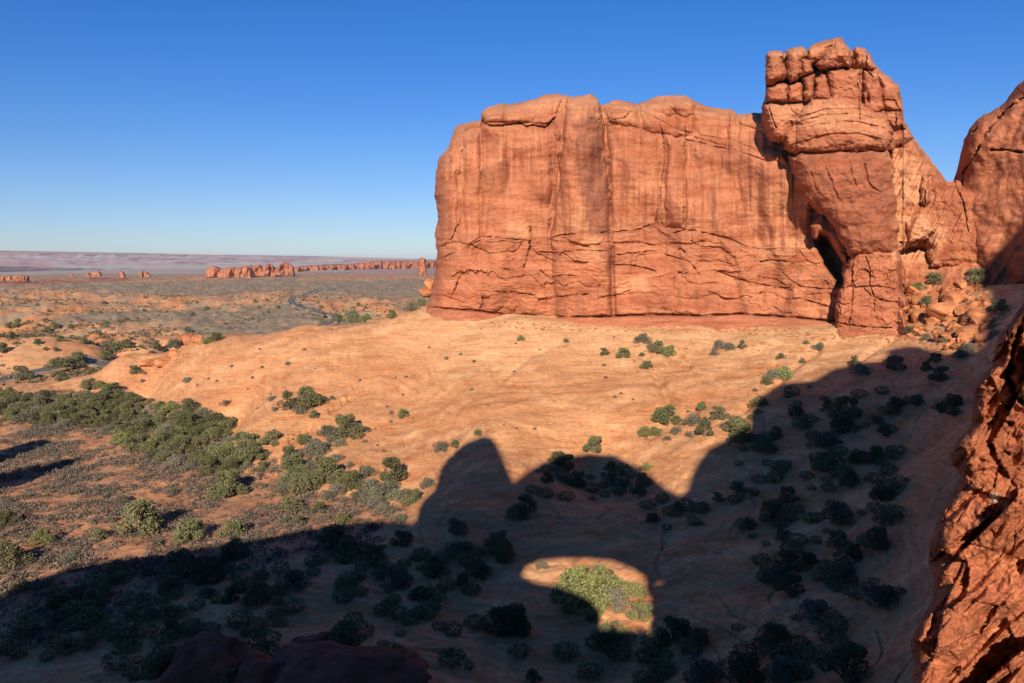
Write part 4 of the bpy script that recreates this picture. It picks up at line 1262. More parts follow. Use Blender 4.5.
for px0, px1, yt, yb, D0, lab in ((0, 30, 275, 281, 1900, 'low red ledge at the far left edge of the plain'), (69, 73, 273, 276.5, 2300, 'tiny dark topped knob standing alone on the far plain'), (86, 92, 273, 277, 2300, 'pale brown knob left of the orange block on the far plain'), (92, 102, 271.5, 277, 2280, 'orange rock block in the middle of the far left knobs'), (119, 125, 271.5, 278, 2200, 'upright orange block with a shaded right side on the far plain'), (139, 151, 271.5, 277.5, 2250, 'square double block at the right end of the far left knobs')):
    far_sheet('rock_block', [(px0, yb), (px0 + .8, yt)], [(px1, yb), (px1 - .8, yt)], [(px0, yt + 1.3), (px0 + (px1 - px0) * .3, yt), (px0 + (px1 - px0) * .7, yt + .3), (px1, yt + 1.6)], [(px0, yb), (px1, yb)], D0, 9, 25, lab, 'rock block', nu=30 + int(px1 - px0) * 3, nv=24, seed=px0 * 1.3)

# far tablelands on the horizon
MT = [(-500, 247), (-150, 249), (-20, 251), (5, 251), (16, 252), (26, 254.2), (100, 254.5), (200, 255), (250, 256.5), (300, 258), (360, 260), (430, 261), (600, 261), (900, 259), (1100, 258), (1600, 257)]
MB = [(-500, 273), (1600, 273)]


def mesa_depth(px, py, eL, eR, eT):
    t = 272 - py
    D = 8500 + t * 560 + 260 * fbm(px / 22, py / 3, 0, 3)
    st = ((t + 2.0 * fbm(px / 60, py / 60, 2.0, 2)) / 3.3) % 1
    return D - 600 * sstep(.0, .9, st) + 600 * st


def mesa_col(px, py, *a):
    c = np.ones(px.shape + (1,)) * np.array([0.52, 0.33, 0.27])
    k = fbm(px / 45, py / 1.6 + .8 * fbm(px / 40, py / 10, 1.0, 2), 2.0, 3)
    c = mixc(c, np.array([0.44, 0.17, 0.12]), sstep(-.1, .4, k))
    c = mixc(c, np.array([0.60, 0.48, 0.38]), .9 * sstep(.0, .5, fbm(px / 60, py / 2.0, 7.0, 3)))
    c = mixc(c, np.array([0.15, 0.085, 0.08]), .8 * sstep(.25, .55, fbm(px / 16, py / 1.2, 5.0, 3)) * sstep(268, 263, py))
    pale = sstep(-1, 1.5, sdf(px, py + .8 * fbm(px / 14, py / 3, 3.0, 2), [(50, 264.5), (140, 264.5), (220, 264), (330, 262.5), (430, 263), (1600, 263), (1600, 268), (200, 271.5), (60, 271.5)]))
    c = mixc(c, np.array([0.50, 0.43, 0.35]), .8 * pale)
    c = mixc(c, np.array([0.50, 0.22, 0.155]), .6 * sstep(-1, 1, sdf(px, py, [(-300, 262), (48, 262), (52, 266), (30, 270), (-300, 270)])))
    return c


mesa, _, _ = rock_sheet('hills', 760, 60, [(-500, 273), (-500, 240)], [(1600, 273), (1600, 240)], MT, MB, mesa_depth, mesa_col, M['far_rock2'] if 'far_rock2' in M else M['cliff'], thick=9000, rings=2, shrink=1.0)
tag(mesa, 'pink and grey tablelands along the horizon', None, None, 'structure')
dbg('far')
# ------------------------------------------------------------------ road and car
def resample(pts, step):
    pts = [np.array(p, float) for p in pts]
    out = []
    P_ = [pts[0]] + pts + [pts[-1]]
    for i in range(1, len(P_) - 2):
        p0, p1, p2, p3 = P_[i - 1], P_[i], P_[i + 1], P_[i + 2]
        n = max(2, int(np.linalg.norm(p2 - p1) / step))
        for k in range(n):
            t = k / n
            out.append(.5 * ((2 * p1) + (-p0 + p2) * t + (2 * p0 - 5 * p1 + 4 * p2 - p3) * t * t + (-p0 + 3 * p1 - 3 * p2 + p3) * t ** 3))
    out.append(pts[-1])
    return np.array(out)


def flat_at(px, py, z=-47.6):
    return P(px, py, dist_at_px(px, py, z))[:2]


def dist_at_px(px, py, z):
    return z / float(P(px, py, 1.0)[2] - CZ)


way = [flat_at(*q) for q in ((-90, 399), (-40, 388.5), (0, 380.5), (30, 374.5), (58, 369), (86, 363))]
way += [P(px, 300, D)[:2] for px, D in ((120, 392), (180, 405), (240, 440), (285, 500))]
way += [flat_at(*q) for q in ((330, 323), (337, 319.5), (333, 317), (322, 313.8), (310, 311.5), (300, 309), (293, 305.5), (291, 302), (294, 298.5), (301, 295.5), (312, 292.5), (324, 290.2), (335, 288.5), (350, 287), (380, 285.5), (430, 284.5), (500, 283))]
cl = resample(way, 8.0)
tg = np.gradient(cl, axis=0); tg /= np.linalg.norm(tg, axis=1)[:, None]
nr_ = np.stack([-tg[:, 1], tg[:, 0]], 1)
zc = np.array([max(ground_z(*(c + nr * o)) for o in (-4, 0, 4)) for c, nr in zip(cl, nr_)])
zs = np.convolve(np.pad(zc, 4, mode='edge'), np.ones(9) / 9, 'valid')
zs = np.maximum(zs, zc - .15) + .12


def strip(name, o0, o1, dz, mat, skirt=0.0):
    L0 = np.column_stack([cl + nr_ * o0, zs + dz]); R0 = np.column_stack([cl + nr_ * o1, zs + dz])
    n = len(cl)
    rows = [L0, R0]
    if skirt:
        rows = [np.column_stack([cl + nr_ * (o0 - 1.5), zs + dz - skirt])] + rows + [np.column_stack([cl + nr_ * (o1 + 1.5), zs + dz - skirt])]
    v = np.concatenate(rows)
    f = []
    for k in range(len(rows) - 1):
        i = np.arange(n - 1)
        f.append(np.stack([k * n + i, (k + 1) * n + i, (k + 1) * n + i + 1, k * n + i + 1], -1))
    return mesh_obj(name, v, f, mat)


tag(strip('road_shoulder', -5.2, 5.2, 0.0, M['shoulder'], .5), 'sandy shoulder under the road', None, None, 'structure')
tag(strip('road', -3.9, 3.9, .05, M['asphalt']), 'narrow asphalt road winding across the plain', None, None, 'structure')
for o_ in (-3.6, 3.6, .12, -.12):
    tag(strip('road_marking', o_ - .07, o_ + .07, .07, M['line']), 'painted line along the road', None, None, 'structure')


def box_bm(sx, sy, sz, cx=0, cy=0, cz=0, top=1.0, topx=0.0):
    v = []
    for z, s in ((0, 1.0), (1, top)):
        for x, y in ((-1, -1), (1, -1), (1, 1), (-1, 1)):
            v.append((cx + x * sx / 2 * s + (topx if z else 0), cy + y * sy / 2 * (1 - (1 - s) * .6), cz + z * sz))
    f = np.array([[0, 3, 2, 1], [4, 5, 6, 7], [0, 1, 5, 4], [1, 2, 6, 5], [2, 3, 7, 6], [3, 0, 4, 7]])
    return np.array(v), f


ci = int(np.argmin(np.linalg.norm(cl - flat_at(331, 288.8), axis=1)))
car = empty('parked_car', (cl[ci][0] + nr_[ci][0] * 1.9, cl[ci][1] + nr_[ci][1] * 1.9, zs[ci] + .05), math.atan2(tg[ci][1], tg[ci][0]))
tag(car, 'small dark car on the far bend of the road', 'car')
v, f = box_bm(4.7, 1.85, .75, 0, 0, .35, .94); mesh_obj('body', v, f, M['car_paint'], car, False)
v, f = box_bm(2.9, 1.7, .62, -.25, 0, 1.1, .74); mesh_obj('cabin', v, f, M['car_glass'], car, False)
v, f = box_bm(2.1, 1.35, .05, -.25, 0, 1.72, .95); mesh_obj('roof', v, f, M['car_paint'], car, False)
for wx_ in (-1.45, 1.4):
    for wy_ in (-.85, .85):
        a_ = np.linspace(0, 2 * math.pi, 15)[:-1]
        v = np.concatenate([np.stack([wx_ + .36 * np.cos(a_), np.full(14, wy_ - .11), .36 + .36 * np.sin(a_)], 1), np.stack([wx_ + .36 * np.cos(a_), np.full(14, wy_ + .11), .36 + .36 * np.sin(a_)], 1), [[wx_, wy_ - .11, .36], [wx_, wy_ + .11, .36]]])
        i = np.arange(14); j = (i + 1) % 14
        mesh_obj('wheel', v, [np.stack([i, j, j + 14, i + 14], -1), np.stack([np.full(14, 28), j, i], -1), np.stack([np.full(14, 29), i + 14, j + 14], -1)], M['tyre'], car, False)

# ------------------------------------------------------------------ plants
def leaves(r, centers, size, flat=0.0):
    """one small folded leaf spray (a bent quad) at each centre"""
    n = len(centers)
    a = r.normal(size=(n, 3)); a /= np.linalg.norm(a, axis=1)[:, None]
    b = r.normal(size=(n, 3)); b -= a * (a * b).sum(1)[:, None]; b /= np.linalg.norm(b, axis=1)[:, None]
    s = size * r.uniform(.55, 1.25, n)[:, None]
    v = np.stack([centers - a * s - b * s * .45, centers + a * s * .2 - b * s * .6, centers + a * s + b * s * .35, centers - a * s * .3 + b * s * .6], 1).reshape(-1, 3)
    f = np.arange(4 * n).reshape(-1, 4)
    return v, f


def tube(p0, p1, r0, r1, n=6):
    p0, p1 = np.array(p0, float), np.array(p1, float)
    d = p1 - p0; d /= np.linalg.norm(d)
    u = np.cross(d, [0.3, 1, .2]); u /= np.linalg.norm(u); w = np.cross(d, u)
    a = np.linspace(0, 2 * math.pi, n + 1)[:-1]
    c = np.cos(a)[:, None] * u + np.sin(a)[:, None] * w
    v = np.concatenate([p0 + c * r0, p1 + c * r1])
    i = np.arange(n); j = (i + 1) % n
    return v, np.stack([i, j, j + n, i + n], -1)


def merge(parts):
    vs, fs, b = [], [], 0
    for v, f in parts:
        vs.append(v); fs.append(f + b); b += len(v)
    return np.concatenate(vs), np.concatenate(fs)


def plant_proto(seed, width, height, lobes, nleaf, size, mat, cone=0.0, gap=.5):
    """crown and trunk meshes of a plant: leaf sprays through uneven lobes; trunk is a few forking stems"""
    r = np.random.default_rng(seed)
    cen, stems = [], []
    for k in range(lobes):
        if k == 0:
            lx, ly, lz, lr = 0, 0, height * .52, min(width * .32, height * .46)
        else:
            an = k * 2.4 + r.uniform(-.5, .5)
            low_ = k % 2
            rd = width * (r.uniform(.24, .37) if low_ else r.uniform(.08, .24))
            lz = height * (r.uniform(.16, .34) if low_ else r.uniform(.5, .78))
            if cone: rd *= 1.4 - 1.25 * lz / height
            lx, ly = rd * math.cos(an), rd * math.sin(an)
            lr = width * r.uniform(.14, .25) * (1 if low_ else .8)
        n = int(nleaf / lobes)
        d = r.normal(size=(n, 3)); d /= np.linalg.norm(d, axis=1)[:, None]
        rad = lr * (r.uniform(.35, 1.0, n) ** .45) * (1 + .28 * fbm(d[:, 0] * 2.2 + seed, d[:, 1] * 2.2 + k, d[:, 2] * 2.2, 2))
        p = d * rad[:, None] * [1, 1, .85] + [lx, ly, lz]
        p[:, 2] = np.where(p[:, 2] < .05, .05 + np.abs(p[:, 2]) * .3, p[:, 2])
        keep = (fbm(p[:, 0] / (width * .13), p[:, 1] / (width * .13), p[:, 2] / (width * .13), 2) > -.45 * gap - .1)
        cen.append(p[keep & (p[:, 2] > .06)])
        b0 = (r.uniform(-.06, .06) * width, r.uniform(-.06, .06) * width, -.25)
        mid = (lx * .45, ly * .45, lz * .45)
        stems.append(tube(b0, mid, width * .028, width * .018)); stems.append(tube(mid, (lx, ly, lz + lr * .3), width * .018, width * .006))
    v, f = leaves(r, np.concatenate(cen), size)
    sv, sf = merge(stems)
    a = mesh_obj('crown', v, f, mat, smooth=False); b = mesh_obj('trunk', sv, sf, M['bark'])
    ma, mb = a.data, b.data
    bpy.data.objects.remove(a); bpy.data.objects.remove(b)
    return ma, mb, width


PROTO = {'j': [plant_proto(10 + i, 4.0, h, lb, 6000, .088, M['juniper']) for i, (h, lb) in enumerate(((3.2, 9), (2.7, 11), (2.3, 9), (3.5, 11), (2.6, 8)))],
         'c': [plant_proto(30, 3.4, 4.2, 11, 6000, .088, M['juniper'], cone=1.0, gap=.3)],
         'f': [plant_proto(40 + i, 4.0, h, 10, 6000, .088, M['green'], gap=.4) for i, h in enumerate((2.7, 2.1))],
         'g': [plant_proto(50 + i, 4.0, h, lb, 4000, .085, M['grey'], gap=.8) for i, (h, lb) in enumerate(((1.7, 9), (1.5, 10), (2.0, 8)))],
         'd': [plant_proto(60 + i, 4.0, h, 7, 1800, .085, M['dry'], gap=1.0) for i, h in enumerate((2.0, 1.6))]}
KIND = {'j': ('juniper_tree', 'juniper'), 'c': ('juniper_tree', 'juniper'), 'f': ('leafy_bush', 'bush'), 'g': ('grey_shrub', 'shrub'), 'd': ('dry_shrub', 'shrub')}
prnd = random.Random(11)
n_pl = 0


def plant(px, py, w, kind, label, group=None, pos=None, parts=True, zs_=1.0):
    """stands where the photograph shows its foot; w is its width in the photograph"""
    global n_pl
    n_pl += 1
    if pos is None:
        g = surf_at(px, py) if py < 350 else ground_at(px, py)
        if g is None: return
        pos = (g[0], g[1], g[2])
    D = math.dist(pos, (0, 0, CZ))
    ma, mb, wid = PROTO[kind][n_pl % len(PROTO[kind])]
    s = (w / F * D / wid) * 1.27
    nm, cat = KIND[kind]
    sc = (s, s, s * zs_ * prnd.uniform(.9, 1.12))
    rot = prnd.uniform(0, 6.28)
    if not parts:
        o = bpy.data.objects.new(nm, ma)
        C.objects.link(o)
        o.location = pos; o.scale = sc; o.rotation_euler = (0, 0, rot)
        return tag(o, label, cat, group)
    e = empty(nm, pos, rot)
    e.scale = sc
    for nme, me in (('crown', ma), ('trunk', mb)):
        o = bpy.data.objects.new(nme, me)
        o.parent = e
        C.objects.link(o)
    return tag(e, label, cat, group)


L1 = [  # on and under the slickrock ramp, left half
 (272, 400, 8, 'g', 'small grey shrub alone left of the juniper row high on the ramp'), (288, 410, 15, 'c', 'upright dark juniper at the left end of the row high on the ramp'), (307, 408, 24, 'j', 'widest green juniper in the row high on the ramp'),
 (322, 402, 14, 'g', 'grey green bush at the right end of the row high on the ramp'), (299, 413, 14, 'g', 'low grey shrub in front of the juniper row high on the ramp'), (275, 411, 8, 'd', 'low dry shrub at the lower left of the juniper row high on the ramp'),
 (332, 399, 5, 'j', 'tiny green bush just right of the juniper row high on the ramp'), (314, 418, 9, 'j', 'small green bush on the crack below the juniper row'), (347, 437, 26, 'j', 'round juniper on the middle of the ramp with grey shrubs to its left'),
 (327, 434, 17, 'g', 'grey shrub touching the left of the round mid ramp juniper'), (333, 440, 14, 'g', 'low grey shrub at the foot of the round mid ramp juniper'), (304, 444, 14, 'j', 'small juniper at the left end of the mid ramp clump'),
 (316, 444, 12, 'g', 'grey shrub between the small and the round mid ramp juniper'), (272, 444, 19, 'j', 'pointed juniper with bare top right of the dense thicket'), (319, 454, 22, 'g', 'broad grey shrub on the crack under the mid ramp clump'),
 (336, 461, 14, 'g', 'grey shrub low on the ramp right of the long crack'), (350, 467, 8, 'g', 'tiny round grey shrub alone low on the ramp'), (294, 472, 20, 'j', 'tall juniper on the upper side of the lower juniper belt'), (290, 460, 16, 'j', 'juniper above the tall one in the lower belt'),
 (327, 483, 28, 'j', 'largest juniper of the lower belt'), (312, 488, 22, 'j', 'juniper left of the largest one in the lower belt'), (301, 494, 24, 'j', 'juniper at the left front of the lower belt'), (352, 489, 20, 'j', 'juniper at the left end of the right hand clump'),
 (366, 476, 17, 'g', 'round grey shrub above the right hand clump'), (392, 482, 26, 'j', 'tall light green juniper on top of the right hand clump'), (384, 497, 26, 'g', 'wide grey green shrub in the middle of the right hand clump'), (372, 500, 20, 'g', 'grey green shrub at the left front of the right hand clump'),
 (399, 499, 18, 'g', 'grey green shrub at the right front of the right hand clump'), (413, 503, 19, 'j', 'round juniper at the right end of the right hand clump beside the shadow'), (428, 487, 15, 'g', 'low grey shrub next to the upright edge of the shadow'),
 (403, 417, 12, 'j', 'lone green bush on the open slope left of the middle'), (391, 414, 6, 'd', 'tiny dry shrub left of the lone green bush'), (367, 431, 8, 'g', 'low grey shrub right of the round mid ramp juniper'), (365, 442, 5, 'g', 'tiny grey shrub on the open slope below the lone bush'),
 (442, 451, 15, 'g', 'grey shrub just left of the tallest shadow head'), (455, 447, 10, 'j', 'green bush left of the tallest shadow head'), (478, 435, 8, 'j', 'small green bush on top of the tallest shadow head'),
 (290, 512, 19, 'j', 'green bush on the sand below the lower juniper belt'), (304, 511, 9, 'g', 'grey shrub right of the green bush below the belt'), (319, 513, 13, 'j', 'small bush on the sand below the lower belt, right one'), (342, 523, 14, 'f', 'light green bush touching the long shadow edge'),
 (400, 522, 15, 'g', 'grey green bush at the corner of the shadow edge'), (385, 513, 18, 'g', 'wide grey shrub on the sand near the shadow corner'), (228, 495, 28, 'j', 'wide low bush on the sand below the thicket'), (140, 533, 38, 'j', 'biggest lone juniper in the valley, casting a shadow to its right'),
 (233, 536, 22, 'j', 'light green bush at the right of the pair near the shadow edge'), (190, 540, 26, 'j', 'wide olive bush left of the pair near the shadow edge'), (284, 524, 12, 'g', 'small grey bush, left of two near the shadow edge'), (298, 524, 12, 'j', 'small olive bush, right of two near the shadow edge'),
 (120, 503, 14, 'g', 'grey shrub above the biggest lone juniper'), (99, 539, 13, 'j', 'low olive bush left of the biggest lone juniper'), (42, 544, 16, 'f', 'yellow green bush on the sand at the left'), (6, 527, 16, 'j', 'dark juniper cut by the left edge, upper one'),
 (8, 566, 28, 'j', 'dark juniper cut by the left edge, lower one'), (172, 494, 10, 'g', 'grey shrub in the sagebrush left of the wide low bush'), (212, 470, 14, 'g', 'grey shrub in front of the thicket'), (110, 522, 9, 'g', 'small grey shrub between two lone bushes in the valley'), (70, 560, 14, 'g', 'grey bush close to the shadow edge at the left'),
 (263, 472, 12, 'j', 'small juniper right of the thicket foot')]
L2 = [  # upper slope and right half
 (521, 340, 7, 'f', 'small bright bush high on the pale slope left of the middle'), (516, 344, 3, 'd', 'tiny tuft below the small bright bush'), (566, 342, 6, 'g', 'dark tuft on the pale slope under the buttress'), (474, 362, 4, 'g', 'tiny grey tuft on the left part of the upper slope'), (447, 359, 5, 'g', 'tiny dark tuft below the left end of the wall'),
 (604, 355, 9, 'j', 'green bush at the left of the trio under the wall'), (623, 357, 14, 'j', 'middle bush of the trio under the wall'), (642, 342, 16, 'g', 'grey green shrub nearest the foot of the wall'), (658, 353, 14, 'j', 'left one of two touching green bushes under the wall'), (669, 355, 15, 'f', 'right one of two touching green bushes under the wall'),
 (652, 348, 10, 'g', 'small grey bush between the shrub and the touching pair'), (642, 356, 6, 'g', 'tiny bush right of the trio under the wall'), (647, 368, 11, 'j', 'green bush in the gully below the trio'), (604, 366, 5, 'd', 'dry tuft below the trio'),
 (645, 436, 13, 'f', 'round bright bush at the left of the mid slope clump'), (655, 435, 12, 'f', 'round bright bush, second of the mid slope clump'), (667, 424, 24, 'j', 'large round bush on top of the mid slope clump'), (676, 433, 11, 'g', 'grey shrub under the large round bush'), (667, 440, 8, 'g', 'small grey shrub low in the mid slope clump'),
 (694, 424, 17, 'g', 'grey bush between the large round bush and the conical juniper'), (719, 419, 16, 'j', 'green bush above the conical juniper'), (702, 410, 11, 'j', 'small green bush highest of the clump left of the shadow'), (705, 436, 16, 'c', 'neat conical juniper left of the big shadow'), (736, 433, 21, 'j', 'loose green bush touching the big shadow'),
 (690, 437, 10, 'd', 'dry shrub left of the conical juniper'), (726, 428, 12, 'g', 'grey shrub right of the conical juniper'), (720, 349, 14, 'g', 'grey bush at the left of the row under the streaked wall'), (730, 349, 11, 'g', 'low grey bush in the middle of the row under the streaked wall'), (742, 349, 7, 'c', 'tiny pointed juniper at the right of the row under the streaked wall'),
 (714, 355, 8, 'g', 'small grey tuft below the row under the streaked wall'), (772, 378, 14, 'g', 'grey green left half of the pair above the big shadow'), (783, 378, 18, 'f', 'bright green right half of the pair above the big shadow'), (767, 384, 9, 'j', 'small green bush under the pair above the big shadow'), (755, 391, 5, 'g', 'tiny tuft left of the big shadow'),
 (802, 363, 7, 'g', 'small bush in the gully right of the pair'), (819, 350, 11, 'g', 'grey green bush high in the right gully'), (781, 358, 8, 'g', 'grey tuft above the pair on the pale slope'), (806, 344, 5, 'j', 'tiny bush under the right end of the wall'), (854, 366, 9, 'c', 'dark bush standing on the edge of the big shadow'),
 (646, 469, 11, 'f', 'bright bush at the right end of the domed shadow'), (594, 452, 18, 'j', 'juniper on the crest of the domed shadow'), (558, 460, 12, 'j', 'small juniper left on the crest of the domed shadow'),
 (935, 284, 14, 'j', 'green bush at the top of the rubble'), (918, 290, 12, 'f', 'light bush at the upper left of the rubble'), (976, 282, 16, 'j', 'green bush at the upper right of the rubble'), (926, 305, 10, 'j', 'bush in the rubble beside the leaning slab'), (1000, 311, 13, 'j', 'green bush at the right edge of the rubble'),
 (910, 334, 10, 'j', 'bush beside the lower left of the rubble'), (926, 339, 9, 'g', 'small bush low in the rubble, middle one'), (946, 341, 9, 'g', 'small bush low in the rubble, right one'), (972, 319, 13, 'g', 'grey bush among the long tan boulders'), (968, 353, 14, 'g', 'pale grey bush at the lower tip of the rubble'),
 (585, 606, 50, 'f', 'big yellow green bush in the patch of sunlight'), (600, 588, 36, 'f', 'upper part bush behind the big one in the patch of sunlight'), (612, 606, 30, 'g', 'grey green bush right of the big one in the patch of sunlight'), (634, 596, 22, 'f', 'green bush near the right side of the patch of sunlight'), (640, 618, 22, 'j', 'olive bush at the lower right of the patch of sunlight'),
 (542, 568, 12, 'g', 'low grey shrub at the left of the patch of sunlight'), (593, 620, 12, 'g', 'small shrub at the bottom of the patch of sunlight'), (557, 594, 10, 'g', 'grey tuft on the lower left rim of the patch of sunlight'),
 (22, 380, 15, 'j', 'round juniper beside the near road, at its left'), (3, 352, 10, 'j', 'juniper at the left edge on the orange hill behind the road'), (64, 370, 18, 'j', 'large juniper behind the near road'), (78, 367, 15, 'j', 'juniper right of the large one behind the near road'), (53, 370, 12, 'j', 'olive bush left of the large juniper behind the road'),
 (61, 381, 10, 'j', 'juniper in front of the near road'), (104, 359, 12, 'j', 'small bush where the road goes behind the ramp'), (115, 352, 14, 'j', 'bush on the left flank of the broken rim'), (127, 348, 9, 'j', 'small bush left of the broken rim'), (135, 373, 10, 'j', 'bush on the lower part of the rim slabs'),
 (18, 327, 8, 'j', 'green bush on the crest of the orange hill, left one'), (10, 328, 7, 'j', 'green bush on the crest of the orange hill, at its left end'), (217, 341, 11, 'j', 'bright juniper behind the crest of the ramp'), (208, 343, 9, 'f', 'green bush left of the bright juniper behind the crest'), (174, 347, 12, 'g', 'grey bush left of the broken outcrop'),
 (188, 382, 9, 'g', 'grey shrub high on the left part of the ramp'), (143, 382, 5, 'd', 'tiny dry tuft on the left part of the ramp'), (226, 405, 10, 'd', 'dry shrub above the right end of the thicket'), (229, 330, 6, 'd', 'tuft on the crest of the ramp'), (304, 350, 4, 'g', 'tiny tuft on the upper ramp'), (288, 365, 6, 'g', 'grey tuft in the middle of the ramp'),
 (338, 323, 12, 'j', 'green clump right of the near end of the road bend'), (352, 322, 15, 'j', 'wide green clump behind the ramp crest'), (366, 321, 12, 'f', 'bright right end of the green clump behind the crest'), (322, 323, 7, 'j', 'bush at the end of the road bend'),
 (392, 318, 10, 'j', 'bush on the rim left of the wall'), (412, 311, 14, 'g', 'grey green shrubs running up to the left foot of the wall'), (421, 306, 10, 'j', 'bush at the left foot of the wall')]
for e_ in L1 + L2:
    plant(*e_)
# fill of the two belts on the lower ramp
for _ in range(16):
    px = prnd.uniform(284, 346)
    py = 470 + (px - 284) * .22 + prnd.uniform(-9, 22)
    k = prnd.choice('jjgg')
    plant(px, py, prnd.uniform(12, 20), k, {'j': 'juniper crowded into the lower juniper belt', 'g': 'grey shrub crowded into the lower juniper belt'}[k], {'j': 'junipers filling the lower belt', 'g': 'grey shrubs filling the lower belt'}[k])
for _ in range(9):
    px, py = prnd.uniform(360, 412), prnd.uniform(486, 505)
    plant(px, py, prnd.uniform(12, 18), 'g', 'low grey green shrub filling the right hand clump', 'shrubs filling the right hand clump')
for _ in range(9):
    px = prnd.uniform(292, 345)
    plant(px, 462 - (px - 292) * .45 + prnd.uniform(-5, 6), prnd.uniform(9, 15), 'g', 'grey shrub rooted along the long crack of the ramp', 'shrubs along the long crack')
# dense thicket at the foot of the ramp
TH = [(-20, 397), (0, 399), (45, 400), (58, 402), (72, 400), (100, 383), (113, 390), (130, 403), (165, 408), (200, 414), (228, 426), (242, 436), (262, 446), (268, 458), (232, 474), (190, 474), (150, 457), (120, 443), (100, 430), (60, 427), (-20, 415)]
taken = []
n = 0
for _ in range(6000):
    px, py = prnd.uniform(-20, 268), prnd.uniform(383, 475)
    if sdf(np.array([px]), np.array([py]), TH)[0] < -1: continue
    w = prnd.uniform(10, 22) * (0.8 + .35 * (py - 385) / 90)
    if any((abs(px - a) / (.40 * (w + c)) ) ** 2 + (abs(py - b) / (.16 * (w + c))) ** 2 < 1 for a, b, c in taken): continue
    taken.append((px, py, w))
    k = prnd.choice('jjjjjjjfgg')
    lab = {'j': 'olive green juniper in the dense thicket at the foot of the ramp', 'f': 'lighter leafy bush in the dense thicket at the foot of the ramp', 'g': 'grey shrub in the dense thicket at the foot of the ramp'}[k]
    plant(px, py, w, k, lab, {'j': 'junipers of the dense thicket', 'f': 'light bushes of the dense thicket', 'g': 'grey shrubs of the dense thicket'}[k], zs_=.85)
    n += 1
dbg('thicket', n)
# plants standing in the shade
SH = [([(740, 420), (905, 400), (900, 520), (860, 590), (780, 600), (735, 520)], 46, 14, 30), ([(520, 478), (560, 462), (620, 462), (650, 480), (640, 500), (540, 494)], 12, 14, 26), ([(300, 540), (520, 545), (500, 580), (420, 612), (330, 590), (300, 560)], 22, 12, 30),
      ([(20, 585), (290, 550), (300, 600), (210, 625), (60, 660), (0, 640)], 30, 14, 34), ([(800, 370), (960, 352), (965, 420), (820, 420)], 16, 10, 20), ([(640, 500), (720, 500), (730, 530), (650, 522)], 6, 10, 16), ([(440, 505), (560, 508), (550, 530), (440, 540)], 7, 12, 26),
      ([(60, 660), (500, 620), (640, 640), (900, 560), (900, 690), (60, 690)], 26, 14, 44)]
k = 0
for poly, cnt, w0, w1 in SH:
    xs, ys = [p[0] for p in poly], [p[1] for p in poly]
    c_ = 0
    while c_ < int(cnt * .75):
        px, py = prnd.uniform(min(xs), max(xs)), prnd.uniform(min(ys), max(ys))
        if sdf(np.array([px]), np.array([py]), poly)[0] < 0: continue
        plant(px, min(py, 682), prnd.uniform(w0, w1) * .85, prnd.choice('jjjg'), 'dark bush standing in the deep shade of the hollow', 'bushes in the deep shade')
        c_ += 1; k += 1
# scattered small ones on open slickrock and far ones on the plain
for _ in range(70):
    px, py = prnd.uniform(130, 860), prnd.uniform(335, 470)
    if py < 352 - .1 * (px - 130) + 8 and px < 420: continue
    if py > 400 + .12 * (860 - px): continue
    plant(px, py, prnd.uniform(1.8, 4.2), prnd.choice('gdg'), 'tiny tuft rooted in a crack of the open slickrock', 'tufts in the cracks of the slickrock', parts=False)


def far_plant(px, py, w):
    g = ground_at(px, py)
    if g is None or math.hypot(g[0], g[1]) < 340: return
    plant(px, py, w, prnd.choice('jjg'), 'distant juniper dotted on the plain beyond the ramp', 'distant junipers on the plain', pos=tuple(g), parts=False)


for _ in range(75):
    px = prnd.uniform(0, 425)
    py = prnd.uniform(297, 352) if px < 250 else prnd.uniform(290, 322)
    far_plant(px, py, prnd.uniform(2.5, 6) * (.5 + (py - 290) / 60))
dbg('plants', n_pl)

# ------------------------------------------------------------------ brush nobody could count
def tuft(seed, n, r_, h, size):
    rr = np.random.default_rng(seed)
    c = rr.normal(size=(n, 3)); c /= np.linalg.norm(c, axis=1)[:, None]
    c = c * (rr.uniform(.4, 1, n) ** .5)[:, None] * [r_, r_, h] + [0, 0, h * .7]
    c[:, 2] = np.abs(c[:, 2])
    return leaves(rr, c, size)


def scatter(name, pts, sizes, protos, mat, label):
    rr = np.random.default_rng(3)
    V, Fc, b = [], [], 0
    for k in range(len(protos)):
        idx = np.arange(len(pts))[k::len(protos)]
        v, f = protos[k]
        a = rr.uniform(0, 6.28, len(idx))
        ca, sa = np.cos(a)[:, None], np.sin(a)[:, None]
        s = sizes[idx][:, None]
        X = (v[None, :, 0] * ca - v[None, :, 1] * sa) * s + pts[idx, 0:1]
        Y = (v[None, :, 0] * sa + v[None, :, 1] * ca) * s + pts[idx, 1:2]
        Zz = v[None, :, 2] * s * rr.uniform(.8, 1.2, (len(idx), 1)) + pts[idx, 2:3]
        V.append(np.stack([X, Y, Zz], -1).reshape(-1, 3))
        Fc.append((f[None] + (np.arange(len(idx)) * len(v))[:, None, None]).reshape(-1, 4) + b)
        b += len(idx) * len(v)
    o = mesh_obj(name, np.concatenate(V), Fc, mat, smooth=False)
    return tag(o, label, None, None, 'stuff')


